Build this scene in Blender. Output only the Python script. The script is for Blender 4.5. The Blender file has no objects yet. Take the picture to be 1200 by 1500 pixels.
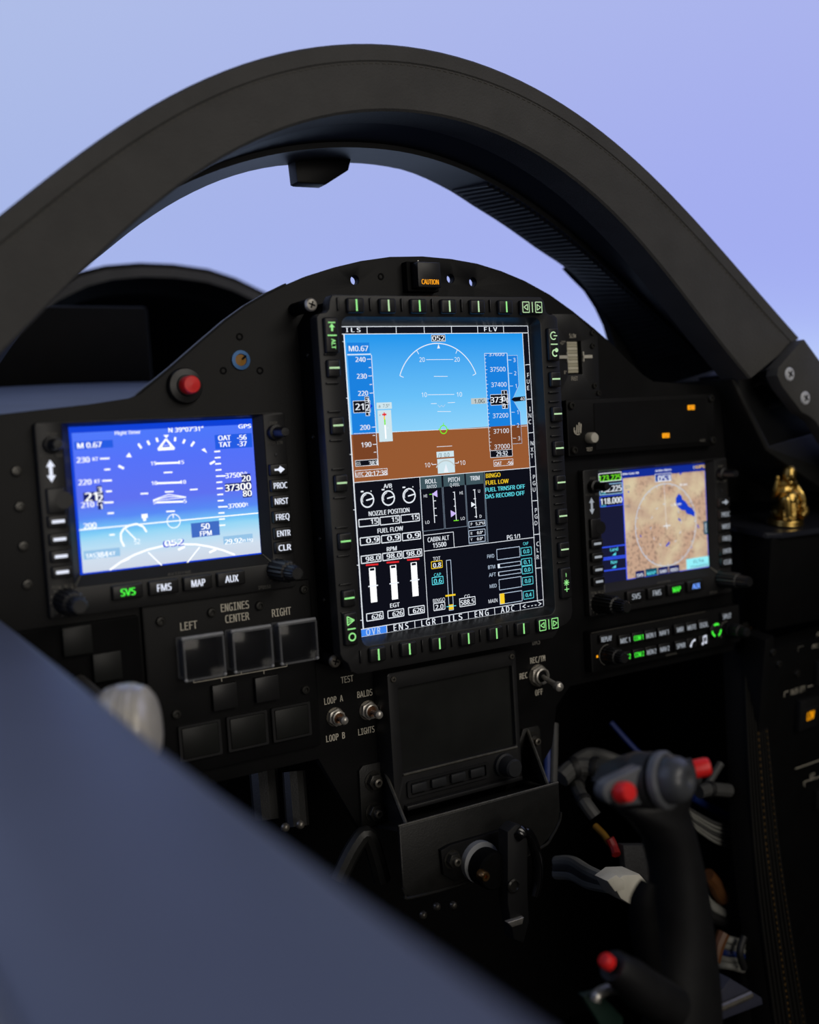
import bpy, bmesh, math, random
from mathutils import Matrix, Vector
random.seed(7)
R = math.radians
SC = bpy.context.scene
COL = SC.collection

# ---------------------------------------------------------------- frames
# "panel frame": X right, Y forward (away from the pilot), Z up along the panel face, metres.
# The instrument panel leans back a little, so the panel frame is turned about X into the world.
LEAN = R(-7)
T = Matrix.Translation((0, 0, 1.05)) @ Matrix.Rotation(LEAN, 4, 'X')

# ---------------------------------------------------------------- camera
CAM_POS = Vector((-0.41064, -0.65090, 0.02802))
CAM_R = Vector((0.85218808, -0.51973654, -0.06041037))
CAM_D = Vector((-0.08759327, -0.02788209, -0.99576604))
CAM_F = Vector((0.51585163, 0.85387149, -0.06928621))
FPX = 1598.94
cam_data = bpy.data.cameras.new('camera')
cam_data.sensor_fit = 'VERTICAL'
cam_data.sensor_height = 36.0
cam_data.sensor_width = 28.8
cam_data.lens = FPX / 1500 * 36
cam_data.clip_start = 0.01
cam_data.dof.use_dof = True
cam_data.dof.focus_distance = 0.755
cam_data.dof.aperture_fstop = 3.5
cam = bpy.data.objects.new('camera', cam_data)
COL.objects.link(cam)
U = -CAM_D
B = -CAM_F
cam.matrix_world = T @ Matrix(((CAM_R.x, U.x, B.x, CAM_POS.x), (CAM_R.y, U.y, B.y, CAM_POS.y),
                               (CAM_R.z, U.z, B.z, CAM_POS.z), (0, 0, 0, 1)))
SC.camera = cam

# ---------------------------------------------------------------- world, lamps, exposure
world = bpy.data.worlds.new('room_air')
SC.world = world
world.use_nodes = True
world.node_tree.nodes['Background'].inputs[0].default_value = (0.030, 0.030, 0.033, 1)
world.node_tree.nodes['Background'].inputs[1].default_value = 1.0

def area_lamp(name, loc, target, size, power, color):
    l = bpy.data.lights.new(name, 'AREA')
    l.shape = 'RECTANGLE'
    l.size, l.size_y = size
    l.energy = power
    l.color = color
    o = bpy.data.objects.new(name, l)
    COL.objects.link(o)
    o.location = loc
    o.rotation_euler = (Vector(target) - Vector(loc)).to_track_quat('-Z', 'Y').to_euler()
    return o

# the room's own ceiling strip lamp, high behind the pilot's right shoulder
area_lamp('ceiling_lamp', (0.7, -2.3, 2.85), (0, 0, 1.1), (2.2, 0.8), 21, (1.0, 0.94, 0.85))
# added unseen fill behind the camera, lifts lettering shaded by the central display
area_lamp('front_fill', (-0.2, -3.2, 1.75), (0, 0, 1.05), (1.6, 0.7), 15, (1.0, 0.93, 0.84))

SC.view_settings.view_transform = 'Standard'
SC.view_settings.look = 'None'
SC.view_settings.exposure = 0.0
SC.view_settings.gamma = 1.0
SC.view_settings.use_curve_mapping = False

# ---------------------------------------------------------------- helpers
def at(px, py, Y):
    """panel-frame point where the photo's pixel (1200x1500) meets the plane Y"""
    d = CAM_R * ((px - 600) / FPX) + CAM_D * ((py - 750) / FPX) + CAM_F
    t = (Y - CAM_POS.y) / d.y
    return CAM_POS + d * t

def lin(c):
    return tuple(((v / 255) / 12.92 if v / 255 <= 0.04045 else ((v / 255 + 0.055) / 1.055) ** 2.4) for v in c)

MATS = {}
def mat(name, rgb=(128, 128, 128), rough=0.5, metal=0.0, spec=0.5, noise=0.0, nscale=60.0, bump=0.0, bscale=400.0,
        emit=None, estr=1.0, alpha=1.0, trans=0.0, coat=0.0):
    m = bpy.data.materials.new(name)
    m.use_nodes = True
    nt = m.node_tree
    b = nt.nodes['Principled BSDF']
    c = lin(rgb)
    b.inputs['Base Color'].default_value = (*c, 1)
    b.inputs['Roughness'].default_value = rough
    b.inputs['Metallic'].default_value = metal
    b.inputs['Specular IOR Level'].default_value = spec
    b.inputs['Coat Weight'].default_value = coat
    b.inputs['Transmission Weight'].default_value = trans
    b.inputs['Alpha'].default_value = alpha
    if emit:
        b.inputs['Emission Color'].default_value = (*lin(emit), 1)
        b.inputs['Emission Strength'].default_value = estr
    if noise > 0 or bump > 0:
        tc = nt.nodes.new('ShaderNodeTexCoord')
    if noise > 0:
        n = nt.nodes.new('ShaderNodeTexNoise')
        n.inputs['Scale'].default_value = nscale
        n.inputs['Detail'].default_value = 4
        nt.links.new(tc.outputs['Object'], n.inputs['Vector'])
        r = nt.nodes.new('ShaderNodeValToRGB')
        r.color_ramp.elements[0].position = 0.3
        r.color_ramp.elements[1].position = 0.7
        r.color_ramp.elements[0].color = (*[v * (1 - noise) for v in c], 1)
        r.color_ramp.elements[1].color = (*[min(1, v * (1 + noise)) for v in c], 1)
        nt.links.new(n.outputs['Fac'], r.inputs['Fac'])
        nt.links.new(r.outputs['Color'], b.inputs['Base Color'])
    if bump > 0:
        n2 = nt.nodes.new('ShaderNodeTexNoise')
        n2.inputs['Scale'].default_value = bscale
        n2.inputs['Detail'].default_value = 3
        nt.links.new(tc.outputs['Object'], n2.inputs['Vector'])
        bp = nt.nodes.new('ShaderNodeBump')
        bp.inputs['Strength'].default_value = bump
        bp.inputs['Distance'].default_value = 0.001
        nt.links.new(n2.outputs['Fac'], bp.inputs['Height'])
        nt.links.new(bp.outputs['Normal'], b.inputs['Normal'])
    MATS[name] = m
    return m

def emit_ramp(name, axis, lo, hi, stops, strength=1.0, noise=None):
    """a lit screen picture: colour ramp along one object axis between lo and hi"""
    m = bpy.data.materials.new(name)
    m.use_nodes = True
    nt = m.node_tree
    b = nt.nodes['Principled BSDF']
    b.inputs['Base Color'].default_value = (0.004, 0.004, 0.005, 1)
    b.inputs['Roughness'].default_value = 0.3
    b.inputs['Specular IOR Level'].default_value = 0.15
    tc = nt.nodes.new('ShaderNodeTexCoord')
    sp = nt.nodes.new('ShaderNodeSeparateXYZ')
    nt.links.new(tc.outputs['Object'], sp.inputs[0])
    mr = nt.nodes.new('ShaderNodeMapRange')
    mr.inputs['From Min'].default_value = lo
    mr.inputs['From Max'].default_value = hi
    nt.links.new(sp.outputs['XYZ'.index(axis)], mr.inputs['Value'])
    src = mr.outputs['Result']
    if noise:
        mp = nt.nodes.new('ShaderNodeMapping')
        mp.inputs['Scale'].default_value = noise[2]
        nt.links.new(tc.outputs['Object'], mp.inputs['Vector'])
        n = nt.nodes.new('ShaderNodeTexNoise')
        n.inputs['Scale'].default_value = noise[0]
        n.inputs['Detail'].default_value = 5
        nt.links.new(mp.outputs['Vector'], n.inputs['Vector'])
        ma = nt.nodes.new('ShaderNodeMath')
        ma.operation = 'MULTIPLY_ADD'
        ma.inputs[1].default_value = noise[1]
        nt.links.new(n.outputs['Fac'], ma.inputs[0])
        nt.links.new(src, ma.inputs[2])
        src = ma.outputs[0]
    r = nt.nodes.new('ShaderNodeValToRGB')
    el = r.color_ramp.elements
    while len(el) < len(stops):
        el.new(0.5)
    for e, (p, c) in zip(el, stops):
        e.position = p
        e.color = (*lin(c), 1)
    nt.links.new(src, r.inputs['Fac'])
    nt.links.new(r.outputs['Color'], b.inputs['Emission Color'])
    b.inputs['Emission Strength'].default_value = strength
    MATS[name] = m
    return m

ORG = {}
def up_matrix(o, upright):
    return T @ Matrix.Translation(o) @ (Matrix.Rotation(-LEAN, 4, 'X') if upright else Matrix.Identity(4))

def tag(o, label=None, cat=None, group=None, kind=None):
    if label: o['label'] = label
    if cat: o['category'] = cat
    if group: o['group'] = group
    if kind: o['kind'] = kind
    return o

def thing(name, label, cat, org, group=None, upright=False, extra=None):
    o = bpy.data.objects.new(name, None)
    o.empty_display_size = 0.02
    COL.objects.link(o)
    o.matrix_world = up_matrix(Vector(org), upright) @ (extra if extra else Matrix.Identity(4))
    ORG[o.name] = Vector((0, 0, 0)) if (upright or extra) else Vector(org)
    return tag(o, label, cat, group)

class G:
    """collects shapes into one mesh"""
    def __init__(s):
        s.b = bmesh.new()
    def _xf(s, vs, m):
        if m is not None:
            bmesh.ops.transform(s.b, matrix=m, verts=vs)
    def box(s, x0, x1, y0, y1, z0, z1, bev=0.0, seg=2, m=None):
        r = bmesh.ops.create_cube(s.b, size=1.0)
        vs = r['verts']
        for v in vs:
            v.co = Vector(((x0 + x1) / 2 + v.co.x * (x1 - x0), (y0 + y1) / 2 + v.co.y * (y1 - y0), (z0 + z1) / 2 + v.co.z * (z1 - z0)))
        if bev > 0:
            es = list({e for v in vs for e in v.link_edges})
            r = bmesh.ops.bevel(s.b, geom=es, offset=bev, segments=seg, affect='EDGES', profile=0.5)
            vs = list({v for f in r['faces'] for v in f.verts} | {v for v in vs if v.is_valid})
        s._xf(vs, m)
        return s
    def prism(s, poly, y0, y1, bev=0.0, seg=2, m=None):
        """XZ outline extruded from y0 to y1"""
        n = len(poly)
        a = [s.b.verts.new((p[0], y0, p[1])) for p in poly]
        c = [s.b.verts.new((p[0], y1, p[1])) for p in poly]
        f0 = s.b.faces.new(a)
        f1 = s.b.faces.new(c[::-1])
        for i in range(n):
            s.b.faces.new((a[i], c[i], c[(i + 1) % n], a[(i + 1) % n]))
        vs = a + c
        bmesh.ops.recalc_face_normals(s.b, faces=list({f for v in vs for f in v.link_faces}))
        if bev > 0:
            es = list(f0.edges)
            r = bmesh.ops.bevel(s.b, geom=es, offset=bev, segments=seg, affect='EDGES', profile=0.5)
            vs = list({v for v in vs if v.is_valid} | {v for f in r['faces'] for v in f.verts})
        s._xf(vs, m)
        return s
    def frame(s, outer, inner, y0, y1, yi=None, m=None):
        """ring between two outlines with the same number of points; yi: y of the inner front edge"""
        n = len(outer)
        yi = y0 if yi is None else yi
        A = [s.b.verts.new((p[0], y0, p[1])) for p in outer]
        Bv = [s.b.verts.new((p[0], yi, p[1])) for p in inner]
        C = [s.b.verts.new((p[0], y1, p[1])) for p in outer]
        D = [s.b.verts.new((p[0], y1, p[1])) for p in inner]
        for i in range(n):
            j = (i + 1) % n
            for q in ((A[i], A[j], Bv[j], Bv[i]), (Bv[i], Bv[j], D[j], D[i]), (D[i], D[j], C[j], C[i]), (C[i], C[j], A[j], A[i])):
                s.b.faces.new(q)
        vs = A + Bv + C + D
        bmesh.ops.recalc_face_normals(s.b, faces=list({f for v in vs for f in v.link_faces}))
        s._xf(vs, m)
        return s
    def lathe(s, prof, org, axis, seg=24, flute=0.0, cap=True):
        """profile [(radius, along axis)]"""
        ax = Vector(axis).normalized()
        u = ax.orthogonal().normalized()
        w = ax.cross(u)
        rings = []
        for (r, t) in prof:
            ring = []
            for i in range(seg):
                a = 2 * math.pi * i / seg
                rr = r * (1 - flute) if (flute and i % 2 and r > 0) else r
                ring.append(s.b.verts.new(Vector(org) + ax * t + (u * math.cos(a) + w * math.sin(a)) * max(rr, 1e-5)))
            rings.append(ring)
        fs = []
        for k in range(len(rings) - 1):
            for i in range(seg):
                j = (i + 1) % seg
                fs.append(s.b.faces.new((rings[k][i], rings[k][j], rings[k + 1][j], rings[k + 1][i])))
        if cap:
            fs.append(s.b.faces.new(rings[0][::-1]))
            fs.append(s.b.faces.new(rings[-1]))
        bmesh.ops.recalc_face_normals(s.b, faces=fs)
        return s
    def cyl(s, p0, p1, r0, r1=None, seg=16):
        p0, p1 = Vector(p0), Vector(p1)
        L = (p1 - p0).length
        return s.lathe([(r0, 0), (r0 if r1 is None else r1, L)], p0, p1 - p0, seg)
    def ball(s, c, r, sc=(1, 1, 1), m=None, seg=16, ring=10):
        rr = bmesh.ops.create_uvsphere(s.b, u_segments=seg, v_segments=ring, radius=r)
        for v in rr['verts']:
            v.co = Vector((v.co.x * sc[0], v.co.y * sc[1], v.co.z * sc[2]))
        if m is not None:
            bmesh.ops.transform(s.b, matrix=m, verts=rr['verts'])
        for v in rr['verts']:
            v.co += Vector(c)
        return s
    def tube(s, pts, r, seg=10, smooth=6, radii=None):
        P = [Vector(p) for p in pts]
        rad = radii or [r] * len(P)
        if smooth > 1 and len(P) > 2:
            Q, RR = [], []
            for i in range(len(P) - 1):
                p0, p1, p2, p3 = P[max(i - 1, 0)], P[i], P[i + 1], P[min(i + 2, len(P) - 1)]
                for k in range(smooth):
                    t = k / smooth
                    Q.append(0.5 * (2 * p1 + (p2 - p0) * t + (2 * p0 - 5 * p1 + 4 * p2 - p3) * t * t + (3 * p1 - p0 - 3 * p2 + p3) * t ** 3))
                    RR.append(rad[i] * (1 - t) + rad[i + 1] * t)
            Q.append(P[-1])
            RR.append(rad[-1])
            P, rad = Q, RR
        rings = []
        nrm = None
        for i, p in enumerate(P):
            d = (P[min(i + 1, len(P) - 1)] - P[max(i - 1, 0)]).normalized()
            nrm = d.orthogonal().normalized() if nrm is None else (nrm - d * nrm.dot(d)).normalized()
            w = d.cross(nrm)
            rings.append([s.b.verts.new(p + (nrm * math.cos(2 * math.pi * k / seg) + w * math.sin(2 * math.pi * k / seg)) * rad[i]) for k in range(seg)])
        fs = []
        for a, c in zip(rings, rings[1:]):
            for k in range(seg):
                fs.append(s.b.faces.new((a[k], a[(k + 1) % seg], c[(k + 1) % seg], c[k])))
        fs.append(s.b.faces.new(rings[0][::-1]))
        fs.append(s.b.faces.new(rings[-1]))
        bmesh.ops.recalc_face_normals(s.b, faces=fs)
        return s
    def poly(s, pts):
        """flat polygon from 3D points"""
        s.b.faces.new([s.b.verts.new(p) for p in pts])
        return s
    def grid(s, rows, close=False):
        """loft through rows of points"""
        V = [[s.b.verts.new(p) for p in r] for r in rows]
        fs = []
        for a, c in zip(V, V[1:]):
            n = len(a)
            for k in range(n if close else n - 1):
                fs.append(s.b.faces.new((a[k], a[(k + 1) % n], c[(k + 1) % n], c[k])))
        bmesh.ops.recalc_face_normals(s.b, faces=fs)
        return s
    def add_mesh(s, me, mtx):
        n = len(s.b.verts)
        s.b.from_mesh(me)
        s.b.verts.ensure_lookup_table()
        bmesh.ops.transform(s.b, matrix=mtx, verts=s.b.verts[n:])
        return s

def obj(name, g, m, parent=None, org=None, label=None, cat=None, group=None, kind=None, angle=35, upright=False):
    me = bpy.data.meshes.new(name)
    o = None
    if parent is not None:
        off = ORG.get(parent.name, Vector((0, 0, 0)))
    else:
        off = Vector(org) if org is not None else Vector((0, 0, 0))
        if upright:
            off = Vector((0, 0, 0))
    if off.length > 0:
        bmesh.ops.translate(g.b, verts=g.b.verts[:], vec=-off)
    g.b.to_mesh(me)
    g.b.free()
    if len(me.polygons):
        me.polygons.foreach_set('use_smooth', [True] * len(me.polygons))
        me.set_sharp_from_angle(angle=R(angle))
    me.materials.append(MATS[m] if isinstance(m, str) else m)
    o = bpy.data.objects.new(name, me)
    COL.objects.link(o)
    if parent is not None:
        o.parent = parent
        ORG[o.name] = off
    else:
        o.matrix_world = up_matrix(Vector(org) if org is not None else Vector((0, 0, 0)), upright)
        ORG[o.name] = off
    return tag(o, label, cat, group, kind)

def rrect(x0, x1, z0, z1, r, n=4):
    pts = []
    for cx, cz, a0 in ((x1 - r, z1 - r, 0), (x0 + r, z1 - r, 90), (x0 + r, z0 + r, 180), (x1 - r, z0 + r, 270)):
        for k in range(n + 1):
            a = R(a0 + 90 * k / n)
            pts.append((cx + r * math.cos(a), cz + r * math.sin(a)))
    return pts

TXT = {}
def bundled_font(fn):                   # a font that ships with Blender; its built-in one otherwise
    try:
        import os
        return bpy.data.fonts.load(os.path.join(bpy.utils.system_resource('DATAFILES'), 'fonts', fn))
    except Exception:
        return None
FONTS = {'sans': bundled_font('NotoSansHebrew-Regular.woff2'), 'mono': bundled_font('DejaVuSansMono.woff2')}
def text_mesh(s, font='sans'):
    key = (s, font)
    if key not in TXT:
        cu = bpy.data.curves.new('lettering', 'FONT')
        cu.body = s
        if FONTS[font]:
            cu.font = FONTS[font]
        cu.resolution_u = 3
        ob = bpy.data.objects.new('lettering', cu)
        me = bpy.data.meshes.new_from_object(ob)
        xs = [v.co.x for v in me.vertices] or [0, 1]
        ys = [v.co.y for v in me.vertices] or [0, 1]
        bb = (min(xs), max(xs), min(ys), max(ys))
        bpy.data.objects.remove(ob)
        bpy.data.curves.remove(cu)
        TXT[key] = (me, bb)
    return TXT[key]

class Ink:
    """flat print on a plane Y = const of the panel frame, one mesh per colour. Coordinates are
    panel X,Z through a mapping function so a whole screen layout shares one."""
    def __init__(s, Y, f=None):
        s.Y, s.f, s.g = Y, f or (lambda x, y: (x, y)), {}
        s.k = 0
    def _g(s, c):
        if c not in s.g:
            s.g[c] = G()
        return s.g[c]
    def _y(s, lift):
        s.k += 1
        return s.Y - 0.00002 * lift - 0.0000003 * s.k
    def poly(s, c, pts, lift=1):
        y = s._y(lift)
        s._g(c).poly([Vector((*(lambda q: (q[0], y, q[1]))(s.f(*p)),)) for p in pts])
    def rect(s, c, x0, y0, x1, y1, lift=1):
        a, b = s.f(x0, y0), (s.f(x1, y1)[0], s.f(x0, y1)[1])
        y = s._y(lift)
        s._g(c).poly([(a[0], y, a[1]), (b[0], y, a[1]), (b[0], y, b[1]), (a[0], y, b[1])])
    def line(s, c, x0, y0, x1, y1, w=0.0005, lift=3):
        a, b = Vector(s.f(x0, y0)), Vector(s.f(x1, y1))
        d = b - a
        if d.length < 1e-7:
            return
        n = Vector((-d.y, d.x)).normalized() * w / 2
        y = s._y(lift)
        s._g(c).poly([(p.x, y, p.y) for p in (a + n, b + n, b - n, a - n)])
    def path(s, c, pts, w=0.0005, close=False, lift=3):
        q = list(pts) + ([pts[0]] if close else [])
        for p, r in zip(q, q[1:]):
            s.line(c, *p, *r, w=w, lift=lift)
    def arc(s, c, x, y, r, a0, a1, w=0.0005, n=24, lift=3, sx=1.0):
        """r in metres, angles in degrees counter-clockwise from +X"""
        cx, cz = s.f(x, y)
        yy = s._y(lift)
        g = s._g(c)
        for k in range(n):
            b0, b1 = R(a0 + (a1 - a0) * k / n), R(a0 + (a1 - a0) * (k + 1) / n)
            g.poly([(cx + (r + o) * math.cos(b) * sx, yy, cz + (r + o) * math.sin(b)) for b, o in ((b0, w / 2), (b1, w / 2), (b1, -w / 2), (b0, -w / 2))])
    def box(s, c, x0, y0, x1, y1, w=0.0005, fill=None, lift=3):
        if fill:
            s.rect(fill, x0, y0, x1, y1, lift - 1)
        a, b = s.f(x0, y0), (s.f(x1, y1)[0], s.f(x0, y1)[1])
        f0, s.f = s.f, (lambda x, y: (x, y))
        s.path(c, [(a[0], a[1]), (b[0], a[1]), (b[0], b[1]), (a[0], b[1])], w, True, lift)
        s.f = f0
    def text(s, c, t, x, y, h, w=None, bold=0.0, lift=5, rot=0, wm=None, sx=1.0):
        """centred on (x, y); h, w in layout units (w: fit width), wm width in metres"""
        font = 'mono' if c.startswith('print_') else 'sans'
        me, bb = text_mesh(t, font)
        zero = text_mesh('0', font)[1]
        p = Vector(s.f(x, y))
        ph, pw = Vector(s.f(x, y + h)), Vector(s.f(x + (w or 1), y))
        sz = (ph - p).length / (zero[3] - zero[2])
        if w: wx = abs(pw.x - p.x) / (bb[1] - bb[0])
        elif wm: wx = wm / (bb[1] - bb[0])
        else: wx = sz * sx
        cx, cy = (bb[0] + bb[1]) / 2, (zero[2] + zero[3]) / 2
        for d in ((0.0,) if bold <= 0 else (-0.5, 0.5)):        # heavier strokes: two passes a hair apart
            M = Matrix.Translation((p.x, s._y(lift), p.y)) @ Matrix.Rotation(R(rot), 4, 'Y') @ Matrix.Rotation(R(90), 4, 'X') @ Matrix.Diagonal((wx, sz, 1, 1)) @ Matrix.Translation((-cx + d * min(0.06, 0.025 + bold), -cy, 0))
            s._g(c).add_mesh(me, M)
    def build(s, parent, names):
        for c, g in s.g.items():
            nm = names.get(c, c + '_symbols') if isinstance(names, dict) else names
            obj(nm, g, c, parent, kind='stuff')
# ---------------------------------------------------------------- materials
mat('black_paint', (29, 29, 28), 0.42, spec=0.35, noise=0.15, nscale=120, bump=0.12, bscale=900)
mat('panel_black', (15, 15, 16), 0.5, spec=0.17, noise=0.2, nscale=40, bump=0.1, bscale=1200)
mat('bezel_black', (34, 34, 35), 0.42, spec=0.35, noise=0.1, nscale=90)
mat('button_black', (30, 30, 31), 0.38, spec=0.4, noise=0.1, nscale=200)
mat('deep_black', (9, 9, 10), 0.7, spec=0.1, noise=0.2, nscale=60)
mat('bow_leather', (71, 70, 68), 0.62, spec=0.22, noise=0.12, nscale=35, bump=0.35, bscale=700)
mat('bow_inner', (13, 14, 16), 0.5, spec=0.3, noise=0.15, nscale=50)
mat('bow_liner', (24, 25, 27), 0.50, spec=0.34, noise=0.25, nscale=90)
mat('stitch_thread', (84, 80, 72), 0.8, noise=0.1)
mat('steel', (186, 182, 174), 0.3, metal=0.6, noise=0.15, nscale=300)
mat('dark_steel', (112, 108, 100), 0.35, metal=0.6, noise=0.2, nscale=300)
mat('screw_black', (58, 57, 54), 0.28, metal=0.5, noise=0.2, nscale=300)
mat('red_plastic', (240, 40, 40), 0.38, spec=0.4, noise=0.08, nscale=200)
mat('grey_plastic', (96, 98, 102), 0.45, spec=0.4, noise=0.12, nscale=120)
mat('dark_grey_plastic', (44, 45, 47), 0.5, spec=0.3, noise=0.12, nscale=120)
mat('grip_rubber', (26, 26, 27), 0.40, spec=0.42, noise=0.15, nscale=80, bump=0.2, bscale=1500)
mat('print_white', (204, 198, 182), 0.7, spec=0.2, noise=0.06, nscale=300)
mat('print_grey', (110, 108, 102), 0.7, spec=0.2, noise=0.06, nscale=300)
mat('sill_paint', (90, 96, 113), 0.5, spec=0.4, noise=0.05, nscale=14)
mat('rail_grey', (112, 117, 126), 0.5, spec=0.35, noise=0.06, nscale=14)
mat('deck_paint', (84, 93, 110), 0.6, spec=0.3, noise=0.08, nscale=20)
mat('gold', (206, 172, 96), 0.3, metal=1.0, noise=0.15, nscale=180, bump=0.06, bscale=500)
mat('brass', (196, 150, 96), 0.3, metal=1.0, noise=0.15, nscale=300)
mat('clear_cover', (34, 35, 39), 0.10, spec=0.5, noise=0.03, nscale=80, alpha=0.30, coat=0.0)
mat('cover_edge', (176, 178, 182), 0.12, spec=0.6, noise=0.1, nscale=200, alpha=0.16)
mat('cover_rim', (176, 178, 182), 0.12, spec=0.6, noise=0.1, nscale=200, alpha=0.7)
mat('edge_highlight', (92, 90, 82), 0.45, metal=0.3, noise=0.3, nscale=200)  # paler tone standing for light caught on edges
mat('zinc', (206, 208, 212), 0.45, metal=0.15, noise=0.06, nscale=300)
mat('gloss_black', (16, 16, 17), 0.16, spec=0.7, noise=0.1, nscale=90)
mat('smoked_screen', (30, 31, 30), 0.42, spec=0.25, noise=0.3, nscale=25)
mat('lit_green', (60, 90, 60), 0.5, noise=0.02, emit=(150, 236, 140), estr=0.95)
mat('lit_pale_green', (70, 90, 70), 0.5, noise=0.02, emit=(192, 232, 178), estr=0.85)
mat('lit_white', (80, 80, 84), 0.5, noise=0.02, emit=(228, 234, 250), estr=1.0)
mat('lit_dim_white', (70, 70, 70), 0.5, noise=0.02, emit=(168, 176, 186), estr=0.75)
mat('lit_key_green', (40, 90, 40), 0.5, noise=0.02, emit=(70, 250, 60), estr=1.1)
mat('lit_key_blue', (40, 60, 120), 0.5, noise=0.02, emit=(110, 160, 255), estr=1.3)
mat('lit_amber', (90, 60, 10), 0.5, noise=0.02, emit=(255, 164, 8), estr=1.05)
mat('blue_anodised', (64, 112, 168), 0.4, metal=0.2, spec=0.4, noise=0.1, nscale=200)
mat('amber_lens', (150, 104, 24), 0.35, spec=0.4, noise=0.1, nscale=200)
mat('white_plastic', (206, 202, 188), 0.5, noise=0.08, nscale=80)
mat('cable_white', (128, 128, 122), 0.55, noise=0.12, nscale=60)
mat('cable_grey', (66, 66, 65), 0.6, noise=0.15, nscale=60)
mat('cable_blue', (16, 42, 110), 0.5, noise=0.1, nscale=60)
mat('cable_yellow', (130, 94, 20), 0.5, noise=0.1, nscale=60)
mat('cable_orange', (92, 56, 26), 0.5, noise=0.1, nscale=60)
mat('cable_black', (22, 22, 23), 0.6, noise=0.1, nscale=60)
mat('grey_rubber', (128, 129, 130), 0.6, noise=0.06, nscale=100)
mat('carbon', (16, 15, 13), 0.6, spec=0.15, noise=0.3, nscale=900)
mat('gold_stitch', (120, 88, 30), 0.6, noise=0.3, nscale=500)
mat('grey_ring', (150, 152, 154), 0.5, noise=0.06, nscale=100)
mat('knob_silver', (214, 208, 196), 0.30, metal=0.2, noise=0.15, nscale=60)
mat('knob_amber', (120, 84, 60), 0.3, metal=0.5, noise=0.15, nscale=60)
mat('tape_cream', (216, 210, 188), 0.6, noise=0.05, nscale=200)
mat('tape_band', (190, 184, 160), 0.6, noise=0.05, nscale=200)
mat('green_board', (28, 54, 45), 0.5, noise=0.2, nscale=100)
mat('room_dark', (60, 60, 62), 0.8, spec=0.2, noise=0.1, nscale=3)
# screen inks: what the displays emit
def ink(name, c, e=1.0):
    mat(name, (6, 6, 6), 0.4, spec=0.1, noise=0.02, emit=c, estr=e)
ink('ink_white', (236, 242, 250)); ink('ink_soft_white', (196, 214, 236)); ink('ink_black', (8, 10, 22))
ink('ink_tape_blue', (22, 128, 222)); ink('ink_tape_brown', (120, 66, 36)); ink('ink_brown', (150, 88, 48))
ink('ink_grey', (190, 200, 200)); ink('ink_pale', (206, 228, 236)); ink('ink_slate', (62, 84, 92))
ink('ink_yellow', (246, 206, 40)); ink('ink_cyan', (96, 222, 236)); ink('ink_green', (120, 236, 40))
ink('ink_red', (226, 40, 46)); ink('ink_cell_blue', (62, 134, 238)); ink('ink_lilac', (206, 186, 250))
ink('ink_deep_blue', (0, 62, 214)); ink('ink_navy', (10, 22, 92)); ink('ink_box_blue', (30, 90, 226))
ink('ink_mid_blue', (64, 108, 196)); ink('ink_pale_blue', (150, 196, 232)); ink('ink_bright', (250, 252, 255), 1.15)
ink('ink_radio', (22, 24, 52)); ink('ink_lake', (20, 60, 196)); ink('ink_rim_blue', (52, 84, 240)); ink('ink_bar_blue', (14, 42, 148))
ink('ink_grey_text', (96, 108, 120)); ink('ink_teal', (20, 78, 100)); ink('ink_alert', (150, 240, 250)); ink('ink_dim_line', (110, 124, 140))
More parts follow.
